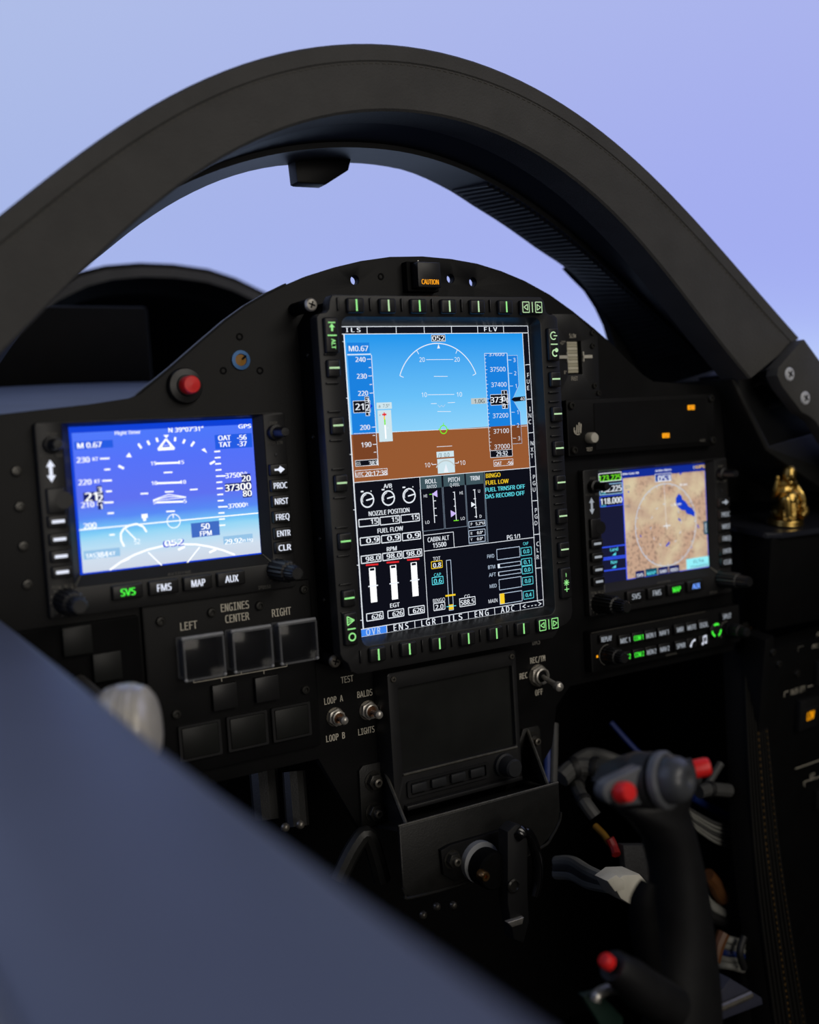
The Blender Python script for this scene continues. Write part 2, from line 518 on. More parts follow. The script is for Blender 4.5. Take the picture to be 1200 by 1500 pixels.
# ---------------------------------------------------------------- the room: curved projection screen, floor
def backdrop():
    m = bpy.data.materials.new('projected_sky')
    m.use_nodes = True
    nt = m.node_tree
    nt.nodes.clear()
    out = nt.nodes.new('ShaderNodeOutputMaterial')
    em = nt.nodes.new('ShaderNodeEmission')
    tc = nt.nodes.new('ShaderNodeTexCoord')
    sp = nt.nodes.new('ShaderNodeSeparateXYZ')
    nt.links.new(tc.outputs['Object'], sp.inputs[0])
    def ramp(sock, lo, hi, stops):
        mr = nt.nodes.new('ShaderNodeMapRange')
        mr.inputs['From Min'].default_value = lo
        mr.inputs['From Max'].default_value = hi
        nt.links.new(sp.outputs[sock], mr.inputs['Value'])
        r = nt.nodes.new('ShaderNodeValToRGB')
        r.color_ramp.interpolation = 'B_SPLINE'
        el = r.color_ramp.elements
        while len(el) < len(stops):
            el.new(0.5)
        for e, (p, c) in zip(el, stops):
            e.position = p
            e.color = (*lin(c), 1)
        nt.links.new(mr.outputs[0], r.inputs[0])
        return r
    left = ramp(2, -0.6, 1.4, [(0.0, (190, 208, 250)), (0.22, (180, 196, 244)), (0.42, (164, 180, 232)), (0.7, (172, 187, 231)), (1.0, (178, 192, 232))])
    right = ramp(2, -0.6, 1.4, [(0.0, (200, 224, 255)), (0.25, (194, 216, 255)), (0.36, (166, 178, 244)), (0.5, (162, 172, 240)), (0.75, (168, 177, 237)), (1.0, (174, 184, 237))])
    mr = nt.nodes.new('ShaderNodeMapRange')
    mr.inputs['From Min'].default_value = 0.3
    mr.inputs['From Max'].default_value = 2.4
    nt.links.new(sp.outputs[0], mr.inputs['Value'])
    mx = nt.nodes.new('ShaderNodeMix')
    mx.data_type = 'RGBA'
    nt.links.new(mr.outputs[0], mx.inputs[0])
    nt.links.new(left.outputs[0], mx.inputs[6])
    nt.links.new(right.outputs[0], mx.inputs[7])
    nt.links.new(mx.outputs[2], em.inputs[0])
    em.inputs[1].default_value = 1.0
    nt.links.new(em.outputs[0], out.inputs[0])
    MATS['projected_sky'] = m
    g = G()
    rows = []
    for e in range(-20, 64, 4):
        row = []
        for a in range(-108, 109, 6):
            c = math.cos(R(e)) * 3.2
            row.append((math.sin(R(a)) * c, math.cos(R(a)) * c, math.sin(R(e)) * 3.2))
        rows.append(row)
    g.grid(rows)
    o = obj('wall_front', g, 'projected_sky', org=(0, 0, 0), label='curved projection screen glowing lavender blue behind the cockpit', kind='structure')
    o.matrix_world = Matrix.Translation((0, 0, 1.05))
backdrop()
g = G().box(-4, 4, -4, 4, -0.05, 0.0)
o = obj('floor', g, 'room_dark', org=(0, 0, 0), label='dark floor of the simulator room', kind='structure')
o.matrix_world = Matrix.Identity(4)

# ---------------------------------------------------------------- cockpit tub around the footwell
def struct(name, g, m, label):
    return obj(name, g, m, org=(0, 0, 0), label=label, kind='structure')
struct('wall_left', G().box(-0.315, -0.302, -0.95, 0.28, -0.62, -0.20, 0.002), 'deep_black', 'black inner left side wall of the footwell')
struct('wall_right', G().box(0.445, 0.46, -0.95, 0.28, -0.62, 0.0, 0.002), 'deep_black', 'black inner right side wall of the footwell')
struct('wall_forward', G().box(-0.30, 0.445, 0.265, 0.28, -0.62, 0.05, 0.002), 'deep_black', 'black bulkhead at the far end of the footwell')
struct('floor_footwell', G().box(-0.315, 0.46, -0.95, 0.28, -0.64, -0.62, 0.002), 'deep_black', 'black footwell floor under the control stick')

struct('ceiling_footwell', G().box(0.19, 0.445, 0.012, 0.265, 0.028, 0.036, 0.001), 'deep_black', 'black closeout above the right side of the footwell')

def atX(px, py, X):
    d = CAM_R * ((px - 600) / FPX) + CAM_D * ((py - 750) / FPX) + CAM_F
    return CAM_POS + d * ((X - CAM_POS.x) / d.x)

# ---------------------------------------------------------------- left sill in the foreground
def sill():
    edge = [atX(px, py, -0.300) for px, py in ((0, 905), (110, 992), (230, 1090), (330, 1166), (420, 1232), (540, 1320), (650, 1398), (790, 1498))]
    d0 = edge[0] - edge[1]
    edge = [edge[0] + d0 * 0.30] + edge
    d1 = (edge[-1] - edge[-3]).normalized()
    edge += [edge[-1] + d1 * 0.12, edge[-1] + d1 * 0.30]
    t = thing('cockpit_sill', 'smooth blue-grey cockpit side sill, blurred across the lower left foreground', 'sill', edge[3])
    prof = [(0.004, -0.19), (0.004, -0.03), (0.003, -0.008), (0.0, -0.0015), (-0.004, 0.0), (-0.03, 0.0045), (-0.058, 0.0042), (-0.0765, 0.0015), (-0.0785, -0.001), (-0.0785, -0.05), (-0.03, -0.06)]
    g = G()
    g.grid([[e + Vector((a, 0, b)) for a, b in prof] for e in edge])
    obj('top_skin', g, 'sill_paint', t, angle=60)
    g = G()
    prof = [(-0.0786, -0.03), (-0.0786, 0.0005), (-0.081, 0.0025), (-0.10, 0.005), (-0.14, -0.008), (-0.17, -0.06), (-0.17, -0.2), (-0.16, -0.2)]
    g.grid([[e + Vector((a, 0, b)) for a, b in prof] for e in edge], close=False)
    obj('outer_rail', g, 'rail_grey', t, angle=60)
sill()

# ---------------------------------------------------------------- canopy bow (the big arch)
CX, CZ = -0.005, -0.10
P_OUT = [-0.00662, 0.05516, 0.01227, -0.04171, -0.00682, 0.38125]
P_IN = [-0.00144, 0.04902, 0.00532, -0.055, -0.00972, 0.33898]
P_STEP = [-0.02552, 0.07437, 0.02702, -0.0543, -0.00519, 0.33272]
P_SKY = [-0.08847, 0.03137, 0.07338, -0.03035, -0.00728, 0.3346]
def pv(c, t):
    r = 0.0
    for k in c:
        r = r * t + k
    return r
def r_out(d): return pv(P_OUT, R(d))
def r_in(d): return pv(P_IN, R(d))
def r_step(d): return pv(P_STEP, R(d)) if d > 0 else 0.3327 - 0.0052 * R(d) * 1.0
SKY_PX = [(150, 372), (200, 332), (270, 288), (340, 258), (400, 244), (450, 240), (520, 239), (560, 243), (600, 252), (660, 280), (700, 306), (783, 362), (842, 404), (875, 446)]
SKY_R = sorted((math.degrees(math.atan2(p.x - CX, p.z - CZ)), math.hypot(p.x - CX, p.z - CZ)) for p in (at(px, py, 0.080) for px, py in SKY_PX))
def r_sky(d):
    q = SKY_R
    if d <= q[0][0]: return q[0][1]
    if d >= q[-1][0]: return q[-1][1]
    for i in range(len(q) - 1):
        if q[i][0] <= d <= q[i + 1][0]:
            t = (d - q[i][0]) / (q[i + 1][0] - q[i][0])
            y0, y1, y2, y3 = (q[max(0, min(len(q) - 1, i + k))][1] for k in (-1, 0, 1, 2))
            return y1 + 0.5 * t * ((y2 - y0) + t * ((2 * y0 - 5 * y1 + 4 * y2 - y3) + t * (3 * (y1 - y2) + y3 - y0)))
def pol(d, r, Y): return Vector((CX + r * math.sin(R(d)), Y, CZ + r * math.cos(R(d))))
def canopy_bow():
    t = thing('canopy_bow', 'broad dark grey arched canopy frame spanning the whole cockpit above the panel', 'canopy frame', (0.0, -0.02, 0.24))
    th = [-62 + 2 * k for k in range(63)]           # -66 .. 62
    def ring(prof_fn, a=th):
        g = G()
        rows = [[pol(d, r, Y) for (r, Y) in prof_fn(d)] for d in a]
        g.grid(rows, close=True)
        for row, rev in ((0, 1), (-1, 0)):
            pass
        g.b.verts.ensure_lookup_table()
        n = len(rows[0])
        g.b.faces.new([g.b.verts[i] for i in range(n)])
        g.b.faces.new([g.b.verts[len(g.b.verts) - n + i] for i in range(n)][::-1])
        bmesh.ops.recalc_face_normals(g.b, faces=g.b.faces[:])
        return g
    def face(d):
        o, i = r_out(d), r_in(d)
        return [(o - 0.0015, -0.035), (o - 0.0105, -0.0352), (o - 0.0112, -0.0345), (o - 0.0120, -0.0352), (i + 0.0015, -0.035), (i, -0.0335), (i, -0.006), (o + 0.001, 0.0), (o, -0.0335)]
    f = obj('face_band', ring(face), 'bow_leather', t, angle=40)
    g = G()
    for k in range(150):
        d = -50 + 110 * k / 150
        a, b = pol(d, r_out(d) - 0.0126, -0.0354), pol(d + 0.45, r_out(d + 0.45) - 0.0126, -0.0354)
        g.tube([a, b], 0.00028, seg=4, smooth=1)
    obj('seam_stitching', g, 'stitch_thread', f, kind='stuff')
    obj('inner_band', ring(lambda d: [(r_in(d) + 0.0006, -0.006), (r_step(d) + 0.0012, 0.022), (r_step(d) + 0.02, 0.022), (r_out(d) - 0.004, 0.004)]), 'bow_inner', t, angle=40)
    ln = obj('liner_band', ring(lambda d: [(r_step(d) - 0.0025, 0.0222), (r_sky(d), 0.080), (r_sky(d) + 0.004, 0.082), (r_step(d) + 0.03, 0.08), (r_step(d) + 0.03, 0.0222)]), 'bow_liner', t, angle=40)
    for k in range(46):                            # raised laminations of the liner on the right-hand side
        d = 16 + k * 0.92
        g = G()
        w = 0.17
        pts = []
        for dd in (d - w, d + w):
            a, b = pol(dd, r_step(dd) - 0.0018, 0.026), pol(dd, r_sky(dd) - 0.0001, 0.076)
            a2, b2 = pol(dd, r_step(dd) - 0.0040, 0.026), pol(dd, r_sky(dd) - 0.0012, 0.076)
            pts.append((a, a2, b2, b))
        g.grid(pts, close=True)
        g.b.faces.new([g.b.verts.new(p) for p in pts[0]])
        g.b.faces.new([g.b.verts.new(p) for p in pts[1]])
        obj('rib', g, 'bow_liner', ln)
    # web plate closing the corner between liner and panel
    w = [(830, 392), (842, 405), (862, 425), (878, 450), (890, 476), (898, 504), (906, 540), (910, 575), (1000, 600), (1066, 566), (1010, 480), (930, 420), (867, 366)]
    g = G().prism([(at(px, py, 0.082).x, at(px, py, 0.082).z) for px, py in w], 0.080, 0.088, 0.001)
    obj('corner_web', g, 'bow_inner', t)
    w = [(432, 232), (436, 266), (440, 268), (478, 270), (511, 249), (515, 232)]
    q = [at(px, py, 0.066) for px, py in w]
    g = G().prism([(p.x, p.z) for p in q], 0.066, 0.078, 0.001)
    obj('latch_housing', g, 'bow_inner', t)
canopy_bow()

# ---------------------------------------------------------------- right-hand canopy hinge and rail
def hinge():
    t = thing('canopy_bracket', 'dark grey bracket plate with two bright cross-head screws at the right foot of the arch', 'bracket', (0.34, -0.04, 0.05))
    out = [(1179, 497), (1174, 500), (1141, 538), (1139, 550), (1146, 566), (1175, 604), (1186, 610), (1196, 618), (1240, 690), (1290, 690), (1290, 640), (1200, 526)]
    q = [at(px, py, -0.048) for px, py in out]
    g = G().prism([(p.x, p.z) for p in q], -0.048, -0.0365, 0.0012)
    obj('plate', g, 'bow_leather', t)
    for px, py in ((1158, 548), (1181, 583)):
        p = at(px, py, -0.049)
        g = G().lathe([(0.0056, 0), (0.0056, 0.0006), (0.0046, 0.0014), (0.0, 0.0016)], (p.x, -0.0478, p.z), (0, -1, 0), 24, cap=False)
        s = obj('screw', g, 'zinc', t)
        g = G()
        for a in (35, 125):
            g.box(-0.003, 0.003, -0.0002, 0.0002, -0.0006, 0.0006, m=Matrix.Translation((p.x, -0.0494, p.z)) @ Matrix.Rotation(R(a), 4, 'Y'))
        obj('cross_recess', g, 'deep_black', s)
    # stepped foot of the bow between plate and arch
    q = [at(px, py, -0.040) for px, py in ((1172, 498), (1128, 541), (1134, 548), (1178, 505))]
    g = G().prism([(p.x, p.z) for p in q], -0.040, -0.0355, 0.0006)
    obj('foot_step', g, 'bow_leather', t)
hinge()
def side_rail():
    t = thing('canopy_rail', 'angular dark rail with two studs running below the right bracket plate', 'rail', (0.34, 0.0, 0.0))
    # recessed pocket behind the plate with two studs
    q = [at(px, py, -0.012) for px, py in ((1078, 548), (1125, 530), (1250, 640), (1250, 690), (1128, 655), (1096, 606))]
    g = G().prism([(p.x, p.z) for p in q], -0.012, 0.03, 0.001)
    obj('pocket', g, 'bow_inner', t)
    for px, py in ((1113, 561), (1135, 594)):
        p = at(px, py, -0.014)
        g = G().cyl((p.x - 0.006, -0.014, p.z - 0.0015), (p.x + 0.006, -0.016, p.z + 0.0015), 0.0018, seg=10)
        obj('stud', g, 'dark_steel', t)
    q = [at(px, py, -0.02) for px, py in ((1072, 556), (1080, 552), (1128, 652), (1250, 618), (1290, 640), (1290, 720), (1210, 720), (1122, 660))]
    g = G().prism([(p.x, p.z) for p in q], -0.020, 0.05, 0.002)
    obj('rail_lip', g, 'black_paint', t)
    q = [at(px, py, -0.028) for px, py in ((1166, 500), (1174, 501), (1250, 600), (1180, 590), (1138, 560), (1126, 543))]
    g = G().prism([(p.x, p.z) for p in q], -0.028, 0.0, 0.0006)
    obj('foot_block', g, 'bow_leather', t)
    q = [at(px, py, 0.04) for px, py in ((1080, 560), (1290, 600), (1290, 735), (1070, 735), (1058, 640))]
    g = G().prism([(p.x, p.z) for p in q], 0.04, 0.06, 0.001)
    obj('rail_web', g, 'deep_black', t)
side_rail()

# ---------------------------------------------------------------- nose hood and deck beyond the panel
def hood():
    Y = 0.5
    top = [at(px, py, Y) for px, py in ((20, 452), (60, 425), (110, 401), (150, 391), (200, 387), (250, 389), (300, 396), (340, 409), (390, 433), (430, 462), (470, 500))]
    c = Vector((0.0, Y, 0.05))
    t = thing('nose_hood', 'dark rounded hood beyond the panel, seen through the left of the arch', 'hood', (-0.02, 0.5, 0.08))
    def sc(k, Yn): return [Vector((c.x + (p.x - c.x) * k, Yn, c.z + (p.z - c.z) * k)) for p in top]
    g = G()
    g.grid([sc(1.0, 0.49), sc(1.012, 0.52), sc(1.0, 1.1), sc(0.97, 1.1), sc(0.955, 0.49)], close=False)
    g.grid([sc(0.955, 0.49), sc(1.0, 0.49)])
    obj('shell', g, 'deep_black', t, angle=50)
    g = G()
    g.grid([sc(0.955, 0.488), sc(0.86, 0.53), sc(0.86, 0.54), sc(0.955, 0.492)], close=False)
    obj('inner_skin', g, 'deep_black', t, angle=50)
    g = G()
    g.grid([sc(0.975, 0.4888), sc(0.915, 0.486), sc(0.915, 0.4895), sc(0.975, 0.4899)], close=False)
    obj('rim_liner', g, 'bow_leather', t, angle=50)
    g = G().box(-0.5, 0.3, 1.05, 1.07, -0.1, 0.26)
    obj('rear_wall', g, 'deep_black', t)
    g = G().box(-0.26, -0.06, 0.40, 0.46, 0.09, 0.17, 0.004)
    obj('equipment_box', g, 'deep_black', t)
    # left side wall of the hood, low
    g = G()
    a = [at(px, py, 0.52) for px, py in ((20, 452), (-60, 520), (-90, 600))]
    g.grid([[Vector((p.x, 0.49, p.z)) for p in a], [Vector((p.x, 1.1, p.z)) for p in a]])
    obj('side_skirt', g, 'deep_black', t)
hood()
def deck():
    g = G()
    rows = []
    for k in range(9):
        Y = 0.012 + 0.36 * k / 8
        rows.append([Vector((X, Y, 0.039 + 0.118 * Y + 0.012 * math.sin(math.pi * (X + 0.42) / 0.6))) for X in [-0.30 + 0.048 * j for j in range(11)]])
    g.grid(rows)
    low = [[Vector((v.x, v.y, v.z - 0.012)) for v in r] for r in rows]
    g.grid(low)
    g.grid([rows[-1], low[-1]])
    g.grid([rows[0], low[0]])
    obj('cowl_deck', g, 'deck_paint', org=(-0.12, 0.2, 0.06), label='grey-blue cowl deck just beyond the left end of the panel', cat='cowl', angle=50)
deck()
# ---------------------------------------------------------------- instrument panel plate
def plate(outer, holes, y0, y1, bev=0.0):
    """flat plate with holes: outlines in XZ, front at y0 (towards the pilot), back at y1"""
    g = G()
    bm = g.b
    es = []
    for loop in [outer] + list(holes):
        vs = [bm.verts.new((p[0], y0, p[1])) for p in loop]
        es += [bm.edges.new((vs[i], vs[(i + 1) % len(vs)])) for i in range(len(vs))]
    r = bmesh.ops.triangle_fill(bm, use_beauty=True, use_dissolve=False, edges=es)
    fs = [f for f in r['geom'] if isinstance(f, bmesh.types.BMFace)]
    ex = bmesh.ops.extrude_face_region(bm, geom=fs)
    bmesh.ops.translate(bm, verts=[v for v in ex['geom'] if isinstance(v, bmesh.types.BMVert)], vec=(0, y1 - y0, 0))
    bmesh.ops.recalc_face_normals(bm, faces=bm.faces[:])
    if bev:
        edges = [e for e in bm.edges if len(e.link_faces) == 2 and all(abs(v.co.y - y0) < 1e-7 for v in e.verts) and e.calc_face_angle(0) > 0.5]
        bmesh.ops.bevel(bm, geom=edges, offset=bev, segments=2, affect='EDGES', profile=0.5)
    return g

def circ(x, z, r, n=20):
    return [(x + r * math.cos(2 * math.pi * k / n), z + r * math.sin(2 * math.pi * k / n)) for k in range(n)]

def screw(parent, x, z, y, r=0.0026, m='screw_black', recess='deep_black', hexa=False, a=30):
    """cap screw standing on plane y"""
    g = G().lathe([(r, 0), (r, r * 0.5), (r * 0.85, r * 0.75), (r * 0.5, r * 0.78), (r * 0.45, r * 0.35), (0.0, r * 0.35)], (x, y, z), (0, -1, 0), 18, cap=False)
    s = obj('screw', g, m, parent)
    return s

def cross_screw(parent, x, z, y, r, m):
    g = G().lathe([(r, 0), (r, r * 0.35), (r * 0.8, r * 0.6), (0.0, r * 0.66)], (x, y, z), (0, -1, 0), 20, cap=False)
    s = obj('screw', g, m, parent)
    g = G()
    for k in (20, 110):
        g.box(-r * 0.55, r * 0.55, -0.0001, 0.0002, -r * 0.11, r * 0.11, m=Matrix.Translation((x, y - r * 0.66, z)) @ Matrix.Rotation(R(k), 4, 'Y'))
    obj('cross_recess', g, 'deep_black', s)
    return s

def panel():
    t = thing('instrument_panel', 'black instrument panel plate with an arched top edge', 'panel', (0, 0.0, -0.10))
    top = [(-0.3250, 0.0515), (-0.2950, 0.0535), (-0.2616, 0.0561), (-0.2339, 0.0582), (-0.2091, 0.0610), (-0.2027, 0.0632), (-0.1822, 0.0781), (-0.1635, 0.0925), (-0.1443, 0.1070),
           (-0.1297, 0.1164), (-0.115, 0.1241), (-0.100, 0.1308), (-0.0848, 0.1368), (-0.064, 0.1430), (-0.043, 0.1479), (-0.020, 0.1514), (0.0064, 0.1526), (0.030, 0.1516), (0.0526, 0.1490),
           (0.074, 0.1442), (0.095, 0.1376), (0.118, 0.1278), (0.1393, 0.1158), (0.160, 0.1026), (0.1777, 0.0901), (0.19, 0.080), (0.2091, 0.0655), (0.22, 0.0600), (0.2850, 0.0550),
           (0.2950, 0.050), (0.3000, -0.03), (0.3000, -0.172), (0.118, -0.172), (0.104, -0.185), (0.098, -0.215), (0.075, -0.240), (-0.072, -0.240), (-0.092, -0.200), (-0.100, -0.184), (-0.214, -0.184), (-0.23, -0.172), (-0.2960, -0.172), (-0.2970, -0.075), (-0.325, -0.072)]
    holes = [circ(-0.0489, 0.1349, 0.0031), circ(0.0289, 0.1376, 0.0031), circ(0.0481, 0.1356, 0.0031)]
    obj('face_plate', plate(top[::-1], holes, 0.0005, 0.0065, 0.0007), 'panel_black', t)
    for px, py in ((24, 690), (29, 742), (34, 800), (40, 856)):
        p = at(px, py, 0.0)
        screw(t, p.x, p.z, 0.0005, 0.0030)
    for x, z in ((-0.0286, 0.1377), (-0.1352, 0.0974), (-0.1478, 0.0762), (-0.1228, 0.0757)):
        g = G().lathe([(0.0024, 0), (0.0024, 0.0004), (0.0014, 0.0004), (0.0011, -0.0006), (0, -0.0006)], (x, 0.0005, z), (0, -1, 0), 14, cap=False)
        obj('rivet', g, 'deep_black', t)
    # bright chamfered edge strip along the left shoulder
    g = G()
    e = [(-0.2050, 0.0622), (-0.1822, 0.0785), (-0.1635, 0.0929), (-0.1443, 0.1074), (-0.1297, 0.1168), (-0.115, 0.1245), (-0.1000, 0.1312)]
    g.grid([[Vector((x, 0.0004, z - 0.0004)) for x, z in e], [Vector((x, 0.0012, z + 0.0007)) for x, z in e], [Vector((x, 0.0064, z + 0.0007)) for x, z in e]])
    obj('edge_strip', g, 'dark_grey_plastic', t)
    k = Ink(0.0004)
    for s, x, z, h in (('TEST', -0.0746, -0.1337, 0.0046), ('LOOP A', -0.0858, -0.1459, 0.0046), ('BALDS', -0.0617, -0.1458, 0.0046), ('LOOP B', -0.0862, -0.1714, 0.0046),
                       ('LIGHTS', -0.0624, -0.1716, 0.0046), ('DAS', 0.0874, -0.1323, 0.0048), ('REC/TM', 0.0880, -0.1460, 0.0046), ('REC', 0.0738, -0.1562, 0.0046), ('OFF', 0.0875, -0.1711, 0.0046)):
        k.text('print_grey' if s == 'DAS' else 'print_white', s, x, z, h, wm=(0.0021 if s == 'LIGHTS' else 0.00235) * len(s), bold=0.012)
    k.build(t, {'print_white': 'lettering', 'print_grey': 'faint_lettering'})
panel()

# ---------------------------------------------------------------- caution light, red push button, blue ring
def caution():
    t = thing('caution_light', 'square black caution light lit amber at the top of the panel', 'warning light', (0.0015, 0, 0.137))
    obj('housing', plate(rrect(-0.0115, 0.0140, 0.1270, 0.1475, 0.0008), [rrect(-0.0082, 0.0118, 0.1287, 0.1465, 0.0004)], -0.006, 0.0005, 0.0006), 'deep_black', t)
    obj('lens_cap', G().box(-0.0070, 0.0118, -0.013, 0.0, 0.1290, 0.1462, 0.0008), 'button_black', t)
    k = Ink(-0.0132)
    k.text('lit_amber', 'CAUTION', 0.0024, 0.1327, 0.0034, wm=0.0138, bold=0.03)
    k.build(t, {'lit_amber': 'lettering'})
    g = G().lathe([(0.0007, 0), (0.0005, 0.0004), (0, 0.0005)], (0.0022, 0.0005, 0.1492), (0, -1, 0), 8, cap=False)
    obj('rivet', g, 'steel', t)
caution()
def red_button():
    t = thing('push_button', 'red push button on a round black base, left shoulder of the panel', 'button', (-0.1745, 0, 0.067))
    g = G().lathe([(0.0112, 0), (0.0112, 0.003), (0.0104, 0.0048), (0.0066, 0.0056), (0.0062, 0.007)], (-0.1745, 0.0005, 0.0672), (0, -1, 0), 32, cap=True)
    obj('collar', g, 'button_black', t)
    g = G().lathe([(0.0056, 0), (0.0056, 0.008), (0.0049, 0.0092), (0.0, 0.0096)], (-0.1745, -0.0055, 0.0672), (0, -1, 0), 28, cap=False)
    obj('cap', g, 'red_plastic', t)
red_button()
def ring_light():
    t = thing('ring_grommet', 'blue ringed amber sensor window right of the red push button', 'sensor', (-0.1357, 0, 0.0826))
    g = G().lathe([(0.0062, 0), (0.0062, 0.0012), (0.0040, 0.0014), (0.0036, 0.0002)], (-0.1357, 0.0005, 0.0826), (0, -1, 0), 28, cap=False)
    obj('ring', g, 'blue_anodised', t)
    g = G().lathe([(0.0037, 0), (0.0037, 0.0006), (0, 0.0008)], (-0.1357, 0.0005, 0.0826), (0, -1, 0), 22, cap=False)
    obj('lens', g, 'amber_lens', t)
    g = G().box(-0.0016, 0.0016, -0.0004, 0.0004, -0.0006, 0.0006, m=Matrix.Translation((-0.1335, -0.0008, 0.0842)) @ Matrix.Rotation(R(-40), 4, 'Y'))
    obj('notch', g, 'deep_black', t)
ring_light()

# ---------------------------------------------------------------- angle-of-attack indexer plate
def indexer():
    t = thing('speed_indexer', 'small black indexer plate with a cream vertical tape, right shoulder of the panel', 'gauge', (0.137, 0, 0.08))
    obj('plate', plate([(0.1150, 0.0472), (0.1585, 0.0472), (0.1595, 0.0960), (0.1375, 0.1128), (0.1150, 0.1128)], [rrect(0.1283, 0.1424, 0.0672, 0.0922, 0.0004)], -0.0038, 0.0004, 0.0006), 'bezel_black', t)
    obj('tape_back', G().box(0.1284, 0.1423, -0.0006, 0.0002, 0.0673, 0.0921), 'deep_black', t)
    for k in range(10):
        z = 0.0684 + k * 0.00246
        g = G().box(0.1296, 0.1396, -0.0022, -0.0005, z, z + 0.00225, 0.0002, 1)
        obj('tape_segment', g, 'tape_cream' if k % 2 else 'tape_band', t)
    for x0, x1 in ((0.1152, 0.1279), (0.1427, 0.1520)):
        obj('pointer', G().box(x0, x1, -0.0052, -0.0036, 0.0790, 0.0816, 0.0003, 1).box(x1 - 0.001 if x0 < 0.12 else x0, x1 if x0 < 0.12 else x0 + 0.001, -0.0052, -0.0036, 0.0766, 0.0842, 0.0002, 1), 'white_plastic', t)
    k = Ink(-0.0039)
    k.text('print_white', 'SLOW', 0.1341, 0.0963, 0.0032, sx=0.65)
    k.text('print_white', 'FAST', 0.1340, 0.0640, 0.0032, sx=0.65)
    k.text('print_white', '+17°', 0.1240, 0.0912, 0.0026, sx=0.65)
    k.text('print_white', '8°', 0.1252, 0.0690, 0.0026, sx=0.65)
    k.build(t, {'print_white': 'lettering'})
    for x, z in ((0.1535, 0.0985), (0.1530, 0.0885), (0.1530, 0.0580), (0.1568, 0.0522)):
        screw(t, x, z, -0.0038, 0.0022)
indexer()

# ---------------------------------------------------------------- annunciator panel
def annunciator():
    t = thing('annunciator_panel', 'wide black annunciator panel with two small amber lights, above the right display', 'annunciator', (0.201, 0, 0.0265))
    obj('face', plate(rrect(0.1225, 0.2800, 0.0050, 0.0480, 0.0010), [], -0.0065, 0.0004, 0.0008), 'panel_black', t)
    obj('window', G().box(0.1490, 0.2700, -0.0070, -0.0062, 0.0085, 0.0445, 0.0003, 1), 'panel_black', t)
    for x, z in ((0.1268, 0.0435), (0.1272, 0.0098), (0.2755, 0.0440), (0.2755, 0.0095)):
        screw(t, x, z, -0.0065, 0.0030)
    g = G().lathe([(0.0042, 0), (0.0042, 0.0055), (0.0036, 0.0068), (0, 0.0072)], (0.1432, -0.0065, 0.0182), (0, -1, 0), 24, cap=False)
    obj('test_button', g, 'white_plastic', t)
    k = Ink(-0.0072)
    k.text('print_white', 'TEST', 0.1425, 0.0096, 0.0028, sx=0.7)
    k.text('print_grey', 'MODE', 0.2640, 0.0098, 0.0022, sx=0.9)
    for j, (x0, h) in enumerate(((-0.0035, 0.0022), (-0.0017, 0.0062), (0.0002, 0.0080), (0.0021, 0.0070))):
        k.poly('print_white', [(0.1318 + x0, 0.0225), (0.1318 + x0 + 0.0011, 0.0225), (0.1318 + x0 + 0.0011 + h * 0.12, 0.0225 + h), (0.1318 + x0 + h * 0.12, 0.0225 + h)])
    k.arc('print_white', 0.1318, 0.0250, 0.0036, 150, 300, w=0.0008)
    k.build(t, {'print_white': 'lettering', 'print_grey': 'faint_lettering'})
    for x, z, s in ((0.2525, 0.0374, 'MSTR'), (0.2230, 0.0160, 'GS')):
        c = obj('lamp', G().box(x - 0.0038, x + 0.0038, -0.0078, -0.0066, z - 0.0019, z + 0.0019, 0.0003, 1), 'lit_amber', t)
        k = Ink(-0.0080)
        k.text('ink_tape_brown', s, x, z, 0.0026, wm=0.0062)
        k.build(c, {'ink_tape_brown': 'lettering'})
annunciator()

